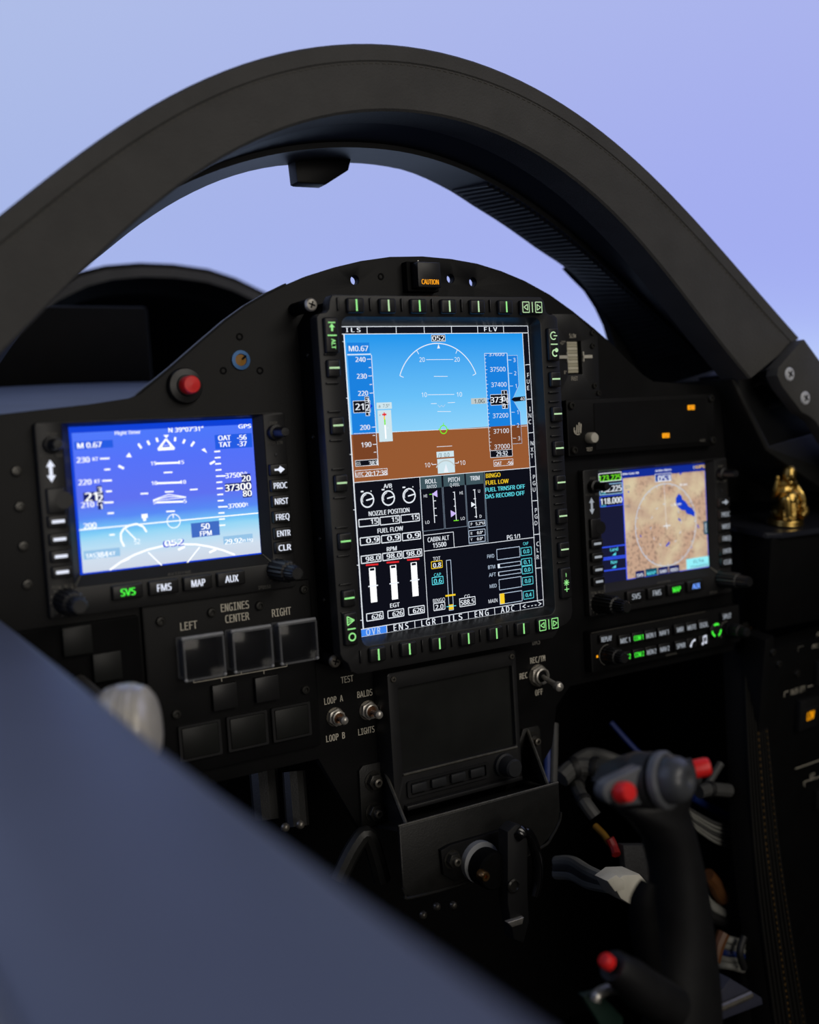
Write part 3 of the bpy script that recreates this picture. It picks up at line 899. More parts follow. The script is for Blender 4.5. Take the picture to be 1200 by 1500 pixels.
# ---------------------------------------------------------------- engine switch panel
def engine_panel():
    t = thing('engine_switch_panel', 'black engine switch panel with three clear-guarded switches below the left display', 'switch panel', (-0.156, 0, -0.117))
    obj('face', plate(rrect(-0.2130, -0.0990, -0.1735, -0.0620, 0.0015), [], -0.0035, 0.0004, 0.0007), 'panel_black', t)
    k = Ink(-0.0036)
    for s, x, z in (('ENGINES', -0.1530, -0.0728), ('LEFT', -0.1843, -0.0808), ('CENTER', -0.1520, -0.0802), ('RIGHT', -0.1212, -0.0808)):
        k.text('print_white', s, x, z, 0.0052, wm=0.00270 * len(s), bold=0.012)
    W = 0.0005
    k.path('print_white', [(-0.1838, -0.1146), (-0.1838, -0.1168), (-0.1200, -0.1168), (-0.1200, -0.1146)], W)
    k.path('print_white', [(-0.1520, -0.1146), (-0.1520, -0.1168)], W)
    k.path('print_white', [(-0.1655, -0.1168), (-0.1655, -0.1192)], W)
    k.path('print_white', [(-0.1365, -0.1168), (-0.1365, -0.1192)], W)
    k.build(t, {'print_white': 'lettering'})
    for x in (-0.1800, -0.1478, -0.1160):
        b = obj('switch_cap', G().box(x - 0.0112, x + 0.0112, -0.0100, -0.0034, -0.1112, -0.0888, 0.0008), 'button_black', t)
        f = rrect(x - 0.0134, x + 0.0134, -0.1130, -0.0868, 0.0012)
        f2 = rrect(x - 0.0122, x + 0.0122, -0.1118, -0.0880, 0.0008)
        cv = obj('guard_cover', G().box(x - 0.0133, x + 0.0133, -0.0162, -0.0150, -0.1129, -0.0869, 0.0005, 2), 'clear_cover', t)
        g = G().frame(f, f2, -0.0150, -0.0036)
        obj('guard_wall', g, 'cover_edge', cv)
        g = G().frame(f, f2, -0.0166, -0.0158)
        obj('guard_rim', g, 'cover_edge', cv)
        g = G().cyl((x - 0.0134, -0.0145, -0.0866), (x + 0.0134, -0.0145, -0.0866), 0.0011, seg=10)
        obj('hinge_pin', g, 'cover_rim', cv)
        for s in (-1, 1):
            g = G().ball((x + s * 0.0126, -0.0156, -0.1121), 0.0012, seg=10, ring=6)
            obj('corner_bump', g, 'cover_rim', cv)
    for x in (-0.1652, -0.1363):
        obj('square_button', G().box(x - 0.0082, x + 0.0082, -0.0075, -0.0034, -0.1365, -0.1202, 0.0006), 'button_black', t)
    for x in (-0.1830, -0.1512, -0.1203):
        f = obj('blank_frame', G().frame(rrect(x - 0.0138, x + 0.0138, -0.1645, -0.1420, 0.0010), rrect(x - 0.0120, x + 0.0120, -0.1630, -0.1435, 0.0006), -0.0062, -0.0034), 'button_black', t)
        obj('blank_cap', G().box(x - 0.0118, x + 0.0118, -0.0068, -0.0034, -0.1628, -0.1437, 0.0005), 'smoked_screen', f)
    for x, z in ((-0.2021, -0.0755), (-0.1968, -0.1342), (-0.1084, -0.1342), (-0.1365, -0.0745), (-0.1690, -0.0745), (-0.2060, -0.1690), (-0.1045, -0.0680)):
        screw(t, x, z, -0.0035, 0.0030)
engine_panel()

# ---------------------------------------------------------------- dark switch blanks left of the engine panel
def left_blanks():
    t = thing('blank_switch_panel', 'plain black side panel with two dark square blanks under the left display', 'switch panel', (-0.25, 0, -0.10))
    obj('face', plate(rrect(-0.2930, -0.2150, -0.1700, -0.0700, 0.0015), [], -0.0025, 0.0004, 0.0006), 'deep_black', t)
    for px, py in ((157, 976), (113, 938)):
        p = at(px, py, -0.005)
        obj('blank_cap', G().box(p.x - 0.0085, p.x + 0.0085, -0.0070, -0.0024, p.z - 0.0085, p.z + 0.0085, 0.0006), 'smoked_screen', t)
left_blanks()

# ---------------------------------------------------------------- toggle switches
def toggle(x, z, tip, label, big=1.0, bush='knob_amber'):
    t = thing('toggle_switch', label, 'switch', (x, 0, z), group='bat-handle toggle switches')
    n = 0.0074 * big
    g = G().lathe([(n * 1.02, 0), (n * 1.02, 0.0006)], (x, 0.0004, z), (0, -1, 0), 24)
    obj('washer', g, 'dark_steel', t)
    g = G().prism([(x + n * 0.98 * math.cos(R(60 * k + 20)), z + n * 0.98 * math.sin(R(60 * k + 20))) for k in range(6)], -0.0034, -0.0002, 0.0004)
    obj('hex_nut', g, 'steel', t)
    g = G().lathe([(n * 0.74, 0), (n * 0.74, 0.0062), (n * 0.62, 0.0066), (n * 0.52, 0.0052), (n * 0.2, 0.0045)], (x, 0.0, z), (0, -1, 0), 24, cap=False)
    obj('bushing', g, 'steel', t)
    g = G().lathe([(n * 0.53, 0), (n * 0.3, 0.0012)], (x, -0.0052, z), (0, -1, 0), 18)
    obj('boot', g, bush, t)
    a = Vector((x, -0.005, z))
    b = Vector(tip)
    L = (b - a).length
    g = G().lathe([(0.0015 * big, 0), (0.0018 * big, L * 0.6), (0.0020 * big, L - 0.0062 * big), (0.0030 * big, L - 0.0050 * big), (0.0034 * big, L - 0.0032 * big), (0.0029 * big, L - 0.0013 * big), (0.0016 * big, L - 0.0003 * big), (0, L)], a, b - a, 18, cap=False)
    obj('bat_lever', g, 'steel', t)
toggle(-0.0857, -0.1575, at(506, 1056, -0.0200), 'silver toggle switch between the LOOP A and LOOP B markings', 0.86)
toggle(-0.0603, -0.1576, at(557, 1048, -0.0200), 'silver toggle switch between the BALDS and LIGHTS markings', 0.90)
toggle(0.0872, -0.1580, at(822, 1008, -0.0300), 'large silver toggle switch between REC/TM and OFF markings', 1.12, 'deep_black')
# ---------------------------------------------------------------- central multifunction display
def mfd():
    t = thing('multifunction_display', 'tall central portrait display with attitude picture and engine readouts, ringed by buttons', 'display', (0, 0, 0))
    body = [(-0.094, 0.104), (-0.086, 0.116), (0.080, 0.117), (0.092, 0.104), (0.092, -0.106), (0.076, -0.120), (-0.085, -0.119), (-0.093, -0.108)]
    obj('body', G().prism(body[::-1], -0.0225, 0.0004, 0.0), 'deep_black', t)
    out = [(-0.0975, 0.1055), (-0.0955, 0.1078), (-0.0905, 0.1085), (-0.0885, 0.1105), (-0.0875, 0.1165), (-0.0855, 0.1195), (0.0805, 0.1205), (0.0832, 0.1180), (0.0848, 0.1105),
           (0.0865, 0.1085), (0.0925, 0.1078), (0.0948, 0.1055), (0.0952, -0.1060), (0.0935, -0.1115), (0.0890, -0.1150), (0.0820, -0.1165), (0.0790, -0.1210), (0.0755, -0.1235), (-0.0850, -0.1232),
           (-0.0895, -0.1205), (-0.0915, -0.1150), (-0.0950, -0.1120), (-0.0965, -0.1080)]
    hole = rrect(-0.0800, 0.0790, -0.1058, 0.1058, 0.005)
    bz = obj('bezel', plate(out, [hole], -0.035, -0.0255, 0.0008), 'bezel_black', t)
    g = G().frame(rrect(-0.0802, 0.0792, -0.1060, 0.1060, 0.005), rrect(-0.0765, 0.0765, -0.1014, 0.1014, 0.0012), -0.0345, -0.0253, yi=-0.0254)
    obj('inner_slope', g, 'bezel_black', bz)
    SY = -0.0250
    sc = obj('screen', G().box(-0.0790, 0.0785, SY, SY + 0.002, -0.1050, 0.1050), 'ink_black', t)
    # --- thumb screws on the left side
    for px, py, m in ((457, 446, 'steel'), (492, 969, 'dark_steel')):
        p = at(px, py, -0.026)
        g = G().cyl((p.x, 0.0, p.z), (p.x, -0.0235, p.z), 0.0042, seg=18)
        pst = obj('screw_post', g, 'deep_black', t)
        cross_screw(pst, p.x, p.z, -0.0235, 0.0042, m)
    for py in (520, 640, 790, 880):
        p = at(454 + (py - 500) * 0.045, py, -0.014)
        g = G().ball((-0.0938, -0.012, p.z), 0.0016, seg=8, ring=6)
        obj('side_screw', g, 'screw_black', t)
    # --- buttons
    BY = -0.0385
    ink_ = Ink(BY - 0.0002)
    def btn(x, z, w, h):
        return obj('button', G().box(x - w / 2, x + w / 2, BY, -0.033, z - h / 2, z + h / 2, 0.0013, 3), 'button_black', t)
    def ridge(x, z, w, h):
        obj('divider', G().box(x - w / 2, x + w / 2, -0.0368, -0.034, z - h / 2, z + h / 2, 0.0005, 2), 'button_black', bz)
    cols = ('lit_green', 'lit_pale_green', 'lit_green', 'lit_pale_green', 'lit_pale_green', 'lit_green')
    for row, z in ((0, 0.1127), (1, -0.1120)):
        for k in range(6):
            x = -0.0707 + 0.0236 * k
            b = btn(x, z, 0.0122, 0.0096)
            i2 = Ink(BY - 0.0001)
            i2.rect(cols[k] if row == 0 else 'lit_green', x - 0.0004, z + 0.0038, x + 0.0008, z - 0.0036)
            i2.build(b, 'light_bar')
            ridge(x - 0.0118 if k == 0 else x - 0.0118, z + (0.001 if row == 0 else 0), 0.0012, 0.0085)
        x = 0.0698
        b = btn(x, z, 0.0196, 0.0098)
        i2 = Ink(BY - 0.0001)
        for sx in (-1, 1):
            i2.path('lit_pale_green' if row == 0 else 'lit_green', [(x + sx * 0.0056 - 0.0028, z - 0.0036), (x + sx * 0.0056 + 0.0028, z - 0.0036), (x + sx * 0.0056 + 0.0028, z + 0.0036), (x + sx * 0.0056 - 0.0028, z + 0.0036)], 0.0006, True)
            i2.path('lit_pale_green' if row == 0 else 'lit_green', [(x + sx * (0.0056 + 0.0018), z), (x + sx * (0.0056 - 0.0014), z + 0.0020), (x + sx * (0.0056 - 0.0014), z - 0.0020)], 0.0006, True)
        i2.line('lit_pale_green' if row == 0 else 'lit_green', x, z - 0.0036, x, z + 0.0036, 0.0007)
        i2.build(b, 'lit_symbols')
    for x, zs in ((-0.0892, (0.0733, 0.0372, 0.0008, -0.0363, -0.0728)), (0.0880, (0.0620, 0.0372, 0.0127, -0.0119, -0.0361, -0.0603))):
        for k, z in enumerate(zs):
            b = btn(x, z, 0.0092, 0.0112)
            i2 = Ink(BY - 0.0001)
            i2.rect('lit_pale_green' if (x > 0 and k not in (2,)) or k in (0, 1, 2) else 'lit_green', x - 0.0036, z + 0.0008, x + 0.0036, z - 0.0003)
            i2.build(b, 'light_bar')
            for dz in (0.0091, -0.0091):
                ridge(x - 0.0008, z + dz, 0.0090, 0.0012)
    def rocker(x, z, h):
        return obj('rocker', G().box(x - 0.0048, x + 0.0048, BY, -0.033, z - h / 2, z + h / 2, 0.0013, 3), 'button_black', t)
    # left top: arrow over ALT
    b = rocker(-0.0893, 0.0940, 0.0225)
    i2 = Ink(BY - 0.0001)
    c = 'lit_green'
    i2.line(c, -0.0917, 0.1018, -0.0867, 0.1018, 0.0007)
    i2.poly(c, [(-0.0892, 0.1012), (-0.0872, 0.0988), (-0.0912, 0.0988)])
    i2.rect(c, -0.0899, 0.0990, -0.0885, 0.0964)
    i2.line(c, -0.0926, 0.0938, -0.0862, 0.0938, 0.0008)
    i2.text(c, 'ALT', -0.0888, 0.0885, 0.0030, wm=0.0062, rot=90, bold=0.03)
    i2.build(b, 'lit_symbols')
    b = rocker(-0.0893, -0.0925, 0.0215)
    i2 = Ink(BY - 0.0001)
    i2.path(c, [(-0.0868, -0.0870), (-0.0918, -0.0842), (-0.0918, -0.0898)], 0.0007, True)
    i2.line(c, -0.0918, -0.0862, -0.0880, -0.0868, 0.0005)
    i2.line(c, -0.0918, -0.0878, -0.0880, -0.0872, 0.0005)
    i2.line(c, -0.0920, -0.0924, -0.0862, -0.0924, 0.0008)
    i2.arc(c, -0.0890, -0.0976, 0.0023, 0, 360, 0.0009)
    i2.build(b, 'lit_symbols')
    b = rocker(0.0878, 0.0868, 0.0235)
    i2 = Ink(BY - 0.0001)
    c = 'lit_pale_green'
    i2.arc(c, 0.0874, 0.0928, 0.0026, 45, 315, 0.0008)
    i2.line(c, 0.0874, 0.0928, 0.0908, 0.0928, 0.0007)
    i2.line(c, 0.0846, 0.0868, 0.0908, 0.0868, 0.0008)
    i2.arc(c, 0.0880, 0.0806, 0.0022, 60, 320, 0.0010)
    i2.arc(c, 0.0895, 0.0826, 0.0008, 0, 360, 0.0014)
    i2.build(b, 'lit_symbols')
    b = rocker(0.0880, -0.0845, 0.0225)
    i2 = Ink(BY - 0.0001)
    c = 'lit_green'
    i2.line(c, 0.0878, -0.0800, 0.0878, -0.0772, 0.0006)
    for a in range(4):
        s_, k_ = math.sin(R(45 * a)), math.cos(R(45 * a))
        i2.line(c, 0.0878 - 0.0024 * k_, -0.0842 - 0.0024 * s_, 0.0878 + 0.0024 * k_, -0.0842 + 0.0024 * s_, 0.0006)
    i2.line(c, 0.0858, -0.0890, 0.0898, -0.0890, 0.0006)
    i2.line(c, 0.0878, -0.0908, 0.0878, -0.0872, 0.0006)
    i2.build(b, 'lit_symbols')

    # --- screen picture, laid out on the glass
    def m1(x, y):
        p = at(490 + x / 3.75, 470 + y / 3.75, SY)
        return (p.x, p.z)
    def m2(x, y):
        p = at(490 + x / 3.5294, 680 + y / 3.5294, SY)
        return (p.x, p.z)
    xl, xr = m1(52, 75)[0], m1(1033, 68)[0]
    zt, zb = m1(500, 71)[1], m1(600, 847)[1]
    zh = m1(600, 596)[1]
    sky = emit_ramp('mfd_sky', 'Z', zh, zt, [(0.0, (140, 210, 250)), (0.35, (104, 192, 248)), (1.0, (24, 148, 236))])
    obj('sky_field', G().poly([(xl, SY - 0.00001, zh), (xr, SY - 0.00001, zh), (xr, SY - 0.00001, zt), (xl, SY - 0.00001, zt)]), sky, sc)
    k = Ink(SY, m1)
    W = 'ink_white'
    L = 0.00045
    def zrect(c, x0, z0, x1, z1, lift=1):
        f0, k.f = k.f, (lambda x, y: (x, y))
        k.rect(c, x0, z0, x1, z1, lift)
        k.f = f0
    zrect('ink_brown', xl, zh, xr, zb)
    k.line(W, 105, 620, 1060, 577, 0.0003)
    # menu row
    k.line(W, 28, 32, 1062, 28, L); k.line(W, 28, 73, 1062, 66, L)
    for x in (178, 338, 492, 642, 786, 928):
        k.line(W, x, 30, x + 2, 70, L)
    k.text(W, 'I L S', 103, 50, 24, w=78, bold=0.01); k.text(W, 'F L V', 858, 46, 24, w=70, bold=0.01)
    # left border with ticks, right column
    k.f = m2
    p0, p1 = m1(52, 75), m2(149, 850)
    k.f = lambda x, y: (x, y)
    k.line(W, p0[0], p0[1], p1[0], p1[1], 0.0008)
    k.f = m1
    for a in ((28, 115, 52, 114), (50, 425, 77, 425), (73, 735, 99, 733)):
        k.line(W, *a, L)
    k.f = m2
    for a in ((86, 237, 106, 236), (103, 523, 127, 522), (124, 809, 146, 806)):
        k.line(W, *a, L)
    k.f = lambda x, y: (x, y)
    pr = m1(1062, 28); pr2 = m2(1082, 738); k.line(W, pr[0], pr[1], pr2[0], pr2[1], L)
    pi = m1(1033, 68); pi2 = m2(1050, 712); k.line(W, pi[0], pi[1], pi2[0], pi2[1], L)
    k.f = m1
    for a in ((1048, 242, 1075, 240), (1057, 431, 1083, 429), (1066, 616, 1093, 613), (1076, 803, 1103, 800)):
        k.line(W, *a, L)
    for s, x, ys in (('FUE', 1064, (298, 333, 369)), ('INC', 1074, (484, 520, 555)), ('NXT', 1085, (672, 707, 742))):
        for ch, y in zip(s, ys):
            k.text(W, ch, x, y, 24)
    k.f = m2
    for a in ((1024, 190, 1050, 187), (1032, 364, 1060, 361), (1040, 538, 1068, 535)):
        k.line(W, *a, L)
    for s, x, ys in (('PGU', 1032, (66, 98, 131)), ('PGD', 1042, (238, 270, 304)), ('CLR', 1051, (412, 444, 480))):
        for ch, y in zip(s, ys):
            k.text(W, ch, x, y, 22)
    k.f = m1
    # airspeed tape
    def quad(c, x0, y0, x1, y1, lift=2): k.rect(c, x0, y0, x1, y1, lift)
    ax0, ax1 = m1(72, 190)[0], m1(203, 190)[0]
    quad('ink_tape_blue', 68, 120, 194, 180)
    k.line(W, 70, 186, 200, 183, 0.0006)
    k.text(W, 'M0.67', 132, 152, 30, w=104, bold=0.01)
    zrect('ink_tape_blue', ax0, zh, ax1, m1(130, 192)[1], 2)
    zrect('ink_tape_brown', ax0, m1(170, 760)[1], ax1, zh, 2)
    k.f = lambda x, y: (x, y)
    k.line(W, ax1, m1(200, 187)[1], ax1, m1(238, 795)[1], L)
    k.f = m1
    for s, x, y in (('240', 143, 212), ('230', 150, 304), ('220', 157, 398), ('200', 168, 585), ('190', 175, 680)):
        k.text(W, s, x, y, 27, w=54, bold=0.01)
        k.line(W, x + 36, y - 1, x + 56, y - 2, L)
    for x, y in ((196, 257), (201, 350), (218, 630), (224, 722)):
        k.line(W, x - 8, y, x + 6, y - 1, L)
    k.box(W, 101, 441, 198, 506, 0.0003, 'ink_black', lift=7)
    k.box(W, 166, 417, 194, 522, 0.0003, 'ink_black', lift=7)
    k.text(W, '21', 137, 472, 36, w=44, bold=0.02, lift=9); k.text(W, '2', 182, 476, 34, bold=0.02, lift=9)
    k.text(W, '3', 180, 437, 26, bold=0.02, lift=9); k.text(W, '1', 186, 510, 18, bold=0.02, lift=9)
    k.poly('ink_deep_blue', [(196, 455), (210, 468), (196, 482)], 9)
    k.box(W, 114, 768, 238, 800, 0.0003, 'ink_black', lift=6)
    k.text(W, 'GS', 131, 784, 16, w=24, lift=8); k.text(W, '383', 212, 781, 24, w=46, bold=0.02, lift=8)
    k.box(W, 113, 824, 292, 860, 0.0003, lift=6)
    k.text(W, 'UTC', 139, 843, 22, w=44, lift=8, bold=0.01); k.text(W, '20:17:38', 228, 837, 26, w=118, bold=0.02, lift=8)
    # heading and bank arc
    k.box(W, 532, 78, 609, 113, 0.0003, 'ink_black', lift=5)
    k.text(W, '052', 571, 95, 26, w=66, bold=0.01, lift=7)
    c0 = m1(578, 392); rad = (Vector(m1(572, 124)) - Vector(c0)).length
    k.arc(W, 578, 392, rad, 21, 159, 0.0006, 48)
    for a in (21, 159, 60, 120):
        s_, q_ = math.sin(R(a)), math.cos(R(a))
        k.f = lambda x, y: (x, y)
        k.line(W, c0[0] + rad * q_, c0[1] + rad * s_, c0[0] + (rad - 0.003) * q_, c0[1] + (rad - 0.003) * s_, L)
        k.f = m1
    k.poly(W, [(571, 128), (564, 152), (580, 151)], 4)
    # pitch ladder
    for a in ((503, 213, 652, 212), (546, 305, 622, 305), (512, 406, 658, 404), (565, 498, 640, 498), (562, 692, 646, 687), (530, 455, 562, 454), (622, 450, 662, 448)):
        k.line(W, *a, 0.00035)
    k.path('ink_soft_white', [(568, 462), (578, 474), (588, 464), (598, 473), (608, 460)], 0.0003)
    for s, x, y in (('20', 481, 213), ('20', 673, 212), ('10', 493, 406), ('10', 686, 404), ('10', 511, 792), ('10', 704, 779)):
        k.text(W, s, x, y, 25, w=29)
    k.path(W, [(534, 780), (536, 790), (560, 788)], L); k.path(W, [(664, 782), (682, 780), (681, 770)], L)
    k.arc('ink_green', 599, 597, 0.0028, 0, 360, 0.0007)
    k.line('ink_green', 599, 578, 599, 560, 0.0006); k.line('ink_green', 570, 596, 580, 596, 0.0006); k.line('ink_green', 618, 596, 628, 595, 0.0006)
    k.rect('ink_pale', 564, 760, 663, 840, 3)
    k.rect('ink_pale', 560, 720, 657, 752, 3)
    k.text('ink_slate', '/3  0.0', 600, 737, 22, w=62, lift=6)
    k.arc('ink_grey', 613, 838, 0.0088, 30, 150, 0.0008, 16, lift=5)
    k.poly(W, [(612, 785), (600, 832), (626, 832)], 6)
    # angle of attack box
    k.rect('ink_pale', 230, 450, 316, 486, 3); k.text('ink_slate', 'a  7.5°', 272, 467, 18, w=60, lift=6)
    k.rect('ink_pale', 236, 492, 321, 666, 3)
    k.rect('ink_bright', 274, 570, 286, 648, 5); k.rect('ink_green', 272, 540, 281, 572, 5); k.rect('ink_yellow', 270, 525, 278, 542, 5)
    k.line('ink_red', 262, 515, 285, 514, 0.0011, 6); k.line('ink_red', 273, 503, 274, 524, 0.0009, 6)
    k.text(W, '>', 293, 588, 16, lift=6); k.text('ink_slate', 'o', 250, 517, 10, lift=6)
    k.rect('ink_grey', 750, 426, 836, 458, 3); k.text('ink_slate', '1.0G', 796, 441, 22, w=54, lift=6, bold=0.01)
    # altitude tape and vertical speed
    bx0, bx1 = m1(824, 182)[0], m1(948, 182)[0]
    zrect('ink_tape_blue', bx0, zh, bx1, m1(886, 178)[1], 2)
    zrect('ink_tape_brown', bx0, m1(913, 712)[1], bx1, zh, 2)
    k.f = lambda x, y: (x, y)
    za, zz = m1(886, 178)[1], m1(913, 712)[1]
    k.line(W, bx0, za, bx0, zz, 0.0003); k.line(W, bx1, za, bx1, zz, L); k.line(W, bx0, za, bx1, za, 0.0003)
    for j in range(27):
        z = za + (zz - za) * (j + 0.5) / 27
        k.line(W, bx0, z, bx0 + (0.0018 if j % 4 == 0 else 0.001), z, 0.0003)
    k.f = m1
    for s, x, y in (('37600', 890, 185), ('37500', 897, 266), ('37400', 903, 350), ('37200', 912, 520), ('37100', 916, 605), ('37000', 921, 690)):
        k.text(W, s, x, y, 25 if y > 190 else 17, w=84, bold=0.0)
    k.box(W, 856, 406, 956, 464, 0.0003, 'ink_black', lift=7)
    k.box(W, 917, 383, 953, 482, 0.0003, 'ink_black', lift=7)
    k.poly('ink_black', [(857, 425), (845, 438), (857, 451)], 8)
    k.text(W, '373', 890, 434, 32, w=66, bold=0.02, lift=9); k.text(W, '0', 930, 428, 30, bold=0.02, lift=9)
    k.text(W, '0', 949, 436, 28, lift=9, bold=0.02, w=12); k.text(W, '1', 931, 396, 18, lift=9, bold=0.02); k.text(W, '9', 932, 468, 26, lift=9, bold=0.02)
    k.box(W, 855, 714, 978, 752, 0.0003, 'ink_black', lift=6); k.text(W, '29.92', 920, 729, 26, w=62, bold=0.01, lift=8)
    k.box(W, 874, 766, 982, 800, 0.0003, lift=6); k.text(W, 'OAT', 899, 784, 20, w=38, lift=8, bold=0.01); k.text(W, '-56', 963, 780, 20, w=32, lift=8, bold=0.02)
    cx0, cx1 = m1(954, 195)[0], m1(1004, 195)[0]
    zv, zv2, zm = m1(980, 190)[1], m1(1005, 674)[1], m1(990, 430)[1]
    k.f = lambda x, y: (x, y)
    k.poly('ink_tape_blue', [(cx0, zh), (cx1, zh), (cx1, zm - 0.0095), (cx0 + 0.002, zm), (cx1, zm + 0.0095), (cx1, zv), (cx0, zv)], 2)
    k.poly('ink_tape_brown', [(cx0, zv2), (cx1, zv2), (cx1, zh), (cx0, zh)], 2)
    k.path('ink_soft_white', [(cx0, zv), (cx1, zv), (cx1, zm + 0.0095), (cx0 + 0.002, zm), (cx1, zm - 0.0095), (cx1, zv2), (cx0, zv2)], 0.00025)
    k.f = m1
    for s, x, y in (('3', 988, 215), ('2', 993, 288), ('1', 997, 358), ('1', 1006, 502), ('2', 1008, 574), ('3', 1014, 645)):
        k.text(W, s, x, y, 22); k.line(W, x - 34, y, x - 16, y, 0.0003)
    k.poly('ink_black', [(970, 432), (986, 420), (1046, 414), (1048, 438), (988, 444)], 6)
    k.text(W, '40', 1032, 428, 18, w=24, lift=8)
    # ---------------- lower half
    k.f = m2
    zl = zb
    k.f = lambda x, y: (x, y)
    k.f = m2
    k.text(W, 'A/B', 275, 112, 22, w=42, bold=0.02)
    for x, y in ((170, 185), (278, 175), (386, 163)):
        k.arc(W, x, y, 0.0047, 0, 360, 0.0009, 28)
        k.line(W, x - 6, y + 2, x + 30, y - 9, 0.0009)
        k.arc(W, x, y, 0.0037, 100, 200, 0.0005, 10)
        k.line(W, x - 34, y - 43, x - 20, y - 44, 0.0009); k.line(W, x + 18, y - 49, x + 20, y - 43, 0.0006)
    k.text(W, 'NOZZLE POSITION', 283, 246, 24, w=206, bold=0.02)
    k.text(W, 'FUEL FLOW', 289, 338, 24, w=130, bold=0.02)
    k.text(W, 'RPM', 296, 437, 22, w=50, bold=0.02)
    k.text(W, 'EGT', 312, 728, 22, w=48, bold=0.02)
    for bxs, s, tw in ((((125, 287, 230, 325), (235, 275, 338, 315), (343, 264, 440, 302)), '15', 34), (((132, 382, 235, 420), (242, 370, 343, 408), (350, 358, 446, 396)), '0.9', 62),
                   (((137, 476, 242, 514), (248, 462, 350, 499), (355, 449, 453, 486)), '98.0', 72), (((165, 774, 253, 812), (275, 759, 360, 797), (382, 742, 466, 780)), '626', 52)):
        for x0, y0, x1, y1 in bxs:
            k.box(W, x0, y0, x1, y1, 0.0006)
            k.text(W, s, x1 - tw / 2 - 8, (y0 + y1) / 2 - (x1 - x0 - tw / 2 - 8) * 0.13, 25, w=tw, bold=0.02)
    for x, y, x2, y2 in ((196, 525, 202, 714), (303, 512, 312, 699), (409, 498, 419, 682)):
        k.line('ink_red', x - 34, y - 3, x + 30, y - 8, 0.0011, 5)
        a, b2 = m2(x, y), m2(x2, y2)
        k.f = lambda xx, yy: (xx, yy)
        xc = (a[0] + b2[0]) / 2
        k.rect('ink_bright', xc - 0.0024, a[1] - 0.0012, xc + 0.0024, b2[1], 3)
        k.rect('ink_black', xc - 0.0017, a[1] - 0.0016, xc + 0.0017, a[1] - 0.0032, 5)
        zc = a[1] + (b2[1] - a[1]) * 0.55
        k.line(W, xc - 0.0036, zc, xc + 0.0036, zc, 0.0008, 5)
        k.f = m2
    k.f = lambda x, y: (x, y)
    xv = m2(462, 430)[0]
    k.line(W, xv, zb, xv, m2(486, 796)[1], 0.0004)
    ym = m2(700, 420)[1]
    k.line(W, xv, ym, m2(1035, 400)[0], ym, 0.0004)
    k.line(W, xl, zb, xr, zb, 0.0004)
    k.f = m2
    for x0, y0, x1, y1, s1, s2 in ((441, 64, 556, 130, 'ROLL', 'RATIO'), (561, 55, 674, 117, 'PITCH', 'Q-FEEL'), (678, 46, 773, 108, 'TRIM', None)):
        k.rect('ink_slate', x0, y0, x1, y1, 2)
        k.text(W, s1, (x0 + x1) / 2, y0 + (24 if s2 else 26), 23, w=58 if s1 != 'TRIM' else 48, bold=0.01)
        if s2:
            k.text(W, s2, (x0 + x1) / 2 + 4, y0 + 51, 17, w=50)
        a, b2 = m2(x0, y1), m2(x1, y1)
        k.f = lambda x, y: (x, y)
        zz2 = m2(560, 335)[1] if s2 else m2(740, 408)[1]
        k.path('ink_dim_line', [(a[0], a[1]), (a[0], zz2), (b2[0], zz2), (b2[0], a[1])], 0.0004)
        k.f = m2
    k.line(W, 508, 150, 518, 303, 0.0006); k.line(W, 620, 142, 630, 292, 0.0006); k.line(W, 724, 132, 734, 278, 0.0006)
    for j in range(4):
        k.line(W, 510 + j * 2.6, 152 + j * 38, 522 + j * 2.6, 151 + j * 38, 0.0005); k.line(W, 612 + j * 2.6, 145 + j * 36, 622 + j * 2.6, 144 + j * 36, 0.0005)
        k.line(W, 716 + j * 3, 133 + j * 46, 728 + j * 3, 132 + j * 46, 0.0005)
    k.poly('ink_lilac', [(503, 155), (530, 134), (532, 170)], 5); k.poly('ink_lilac', [(630, 254), (600, 238), (602, 274)], 5); k.poly(W, [(730, 208), (706, 195), (707, 222)], 5)
    k.line('ink_green', 490, 156, 503, 155, 0.0005); k.line('ink_green', 616, 292, 642, 290, 0.0006)
    for s, x, y in (('HI', 470, 164), ('LO', 480, 300), ('HI', 655, 148), ('LO', 663, 280), ('U', 747, 139), ('D', 755, 269)):
        k.text(W, s, x, y, 16)
    for y0, y1, s, v in ((297, 328, 'P', '5.2°U'), (344, 376, 'R', '0.0°'), (376, 408, 'Y', '0.0°')):
        k.box('ink_soft_white', 694, y0, 780, y1, 0.0004); k.text(W, s, 708, (y0 + y1) / 2 - 2, 15, lift=6); k.text(W, v, 752, (y0 + y1) / 2 - 7, 15, w=44 if len(v) > 4 else 30, bold=0.02)
    k.path(W, [(462, 368), (614, 350), (619, 430)], 0.0004)
    k.text(W, 'CABIN ALT', 537, 385, 24, w=110, bold=0.01); k.text(W, '15500', 543, 416, 24, w=68, bold=0.02)
    for s, y, c, w in (('BINGO', 57, 'ink_yellow', 74), ('FUEL LOW', 92, 'ink_yellow', 116), ('FUEL TRNSFR OFF', 126, 'ink_cyan', 200), ('DAS RECORD OFF', 160, 'ink_cyan', 198)):
        k.text(c, s, 783 + w / 2, y - (w - 80) * 0.02, 22, w=w, bold=0.02)
    k.text(W, 'PG 1/1', 925, 375, 23, w=66, bold=0.01)
    k.f = lambda x, y: (x, y)
    xd = m2(784, 220)[0]
    k.line('ink_dim_line', xd, zb, xd, ym, 0.0005)
    k.f = m2
    # fuel synoptic
    k.text(W, 'TOT', 528, 488, 20, w=38); k.text('ink_cyan', 'CAP', 532, 571, 17, w=36); k.text(W, 'BINGO', 540, 703, 20, w=62); k.text(W, 'CG', 685, 683, 18, w=28)
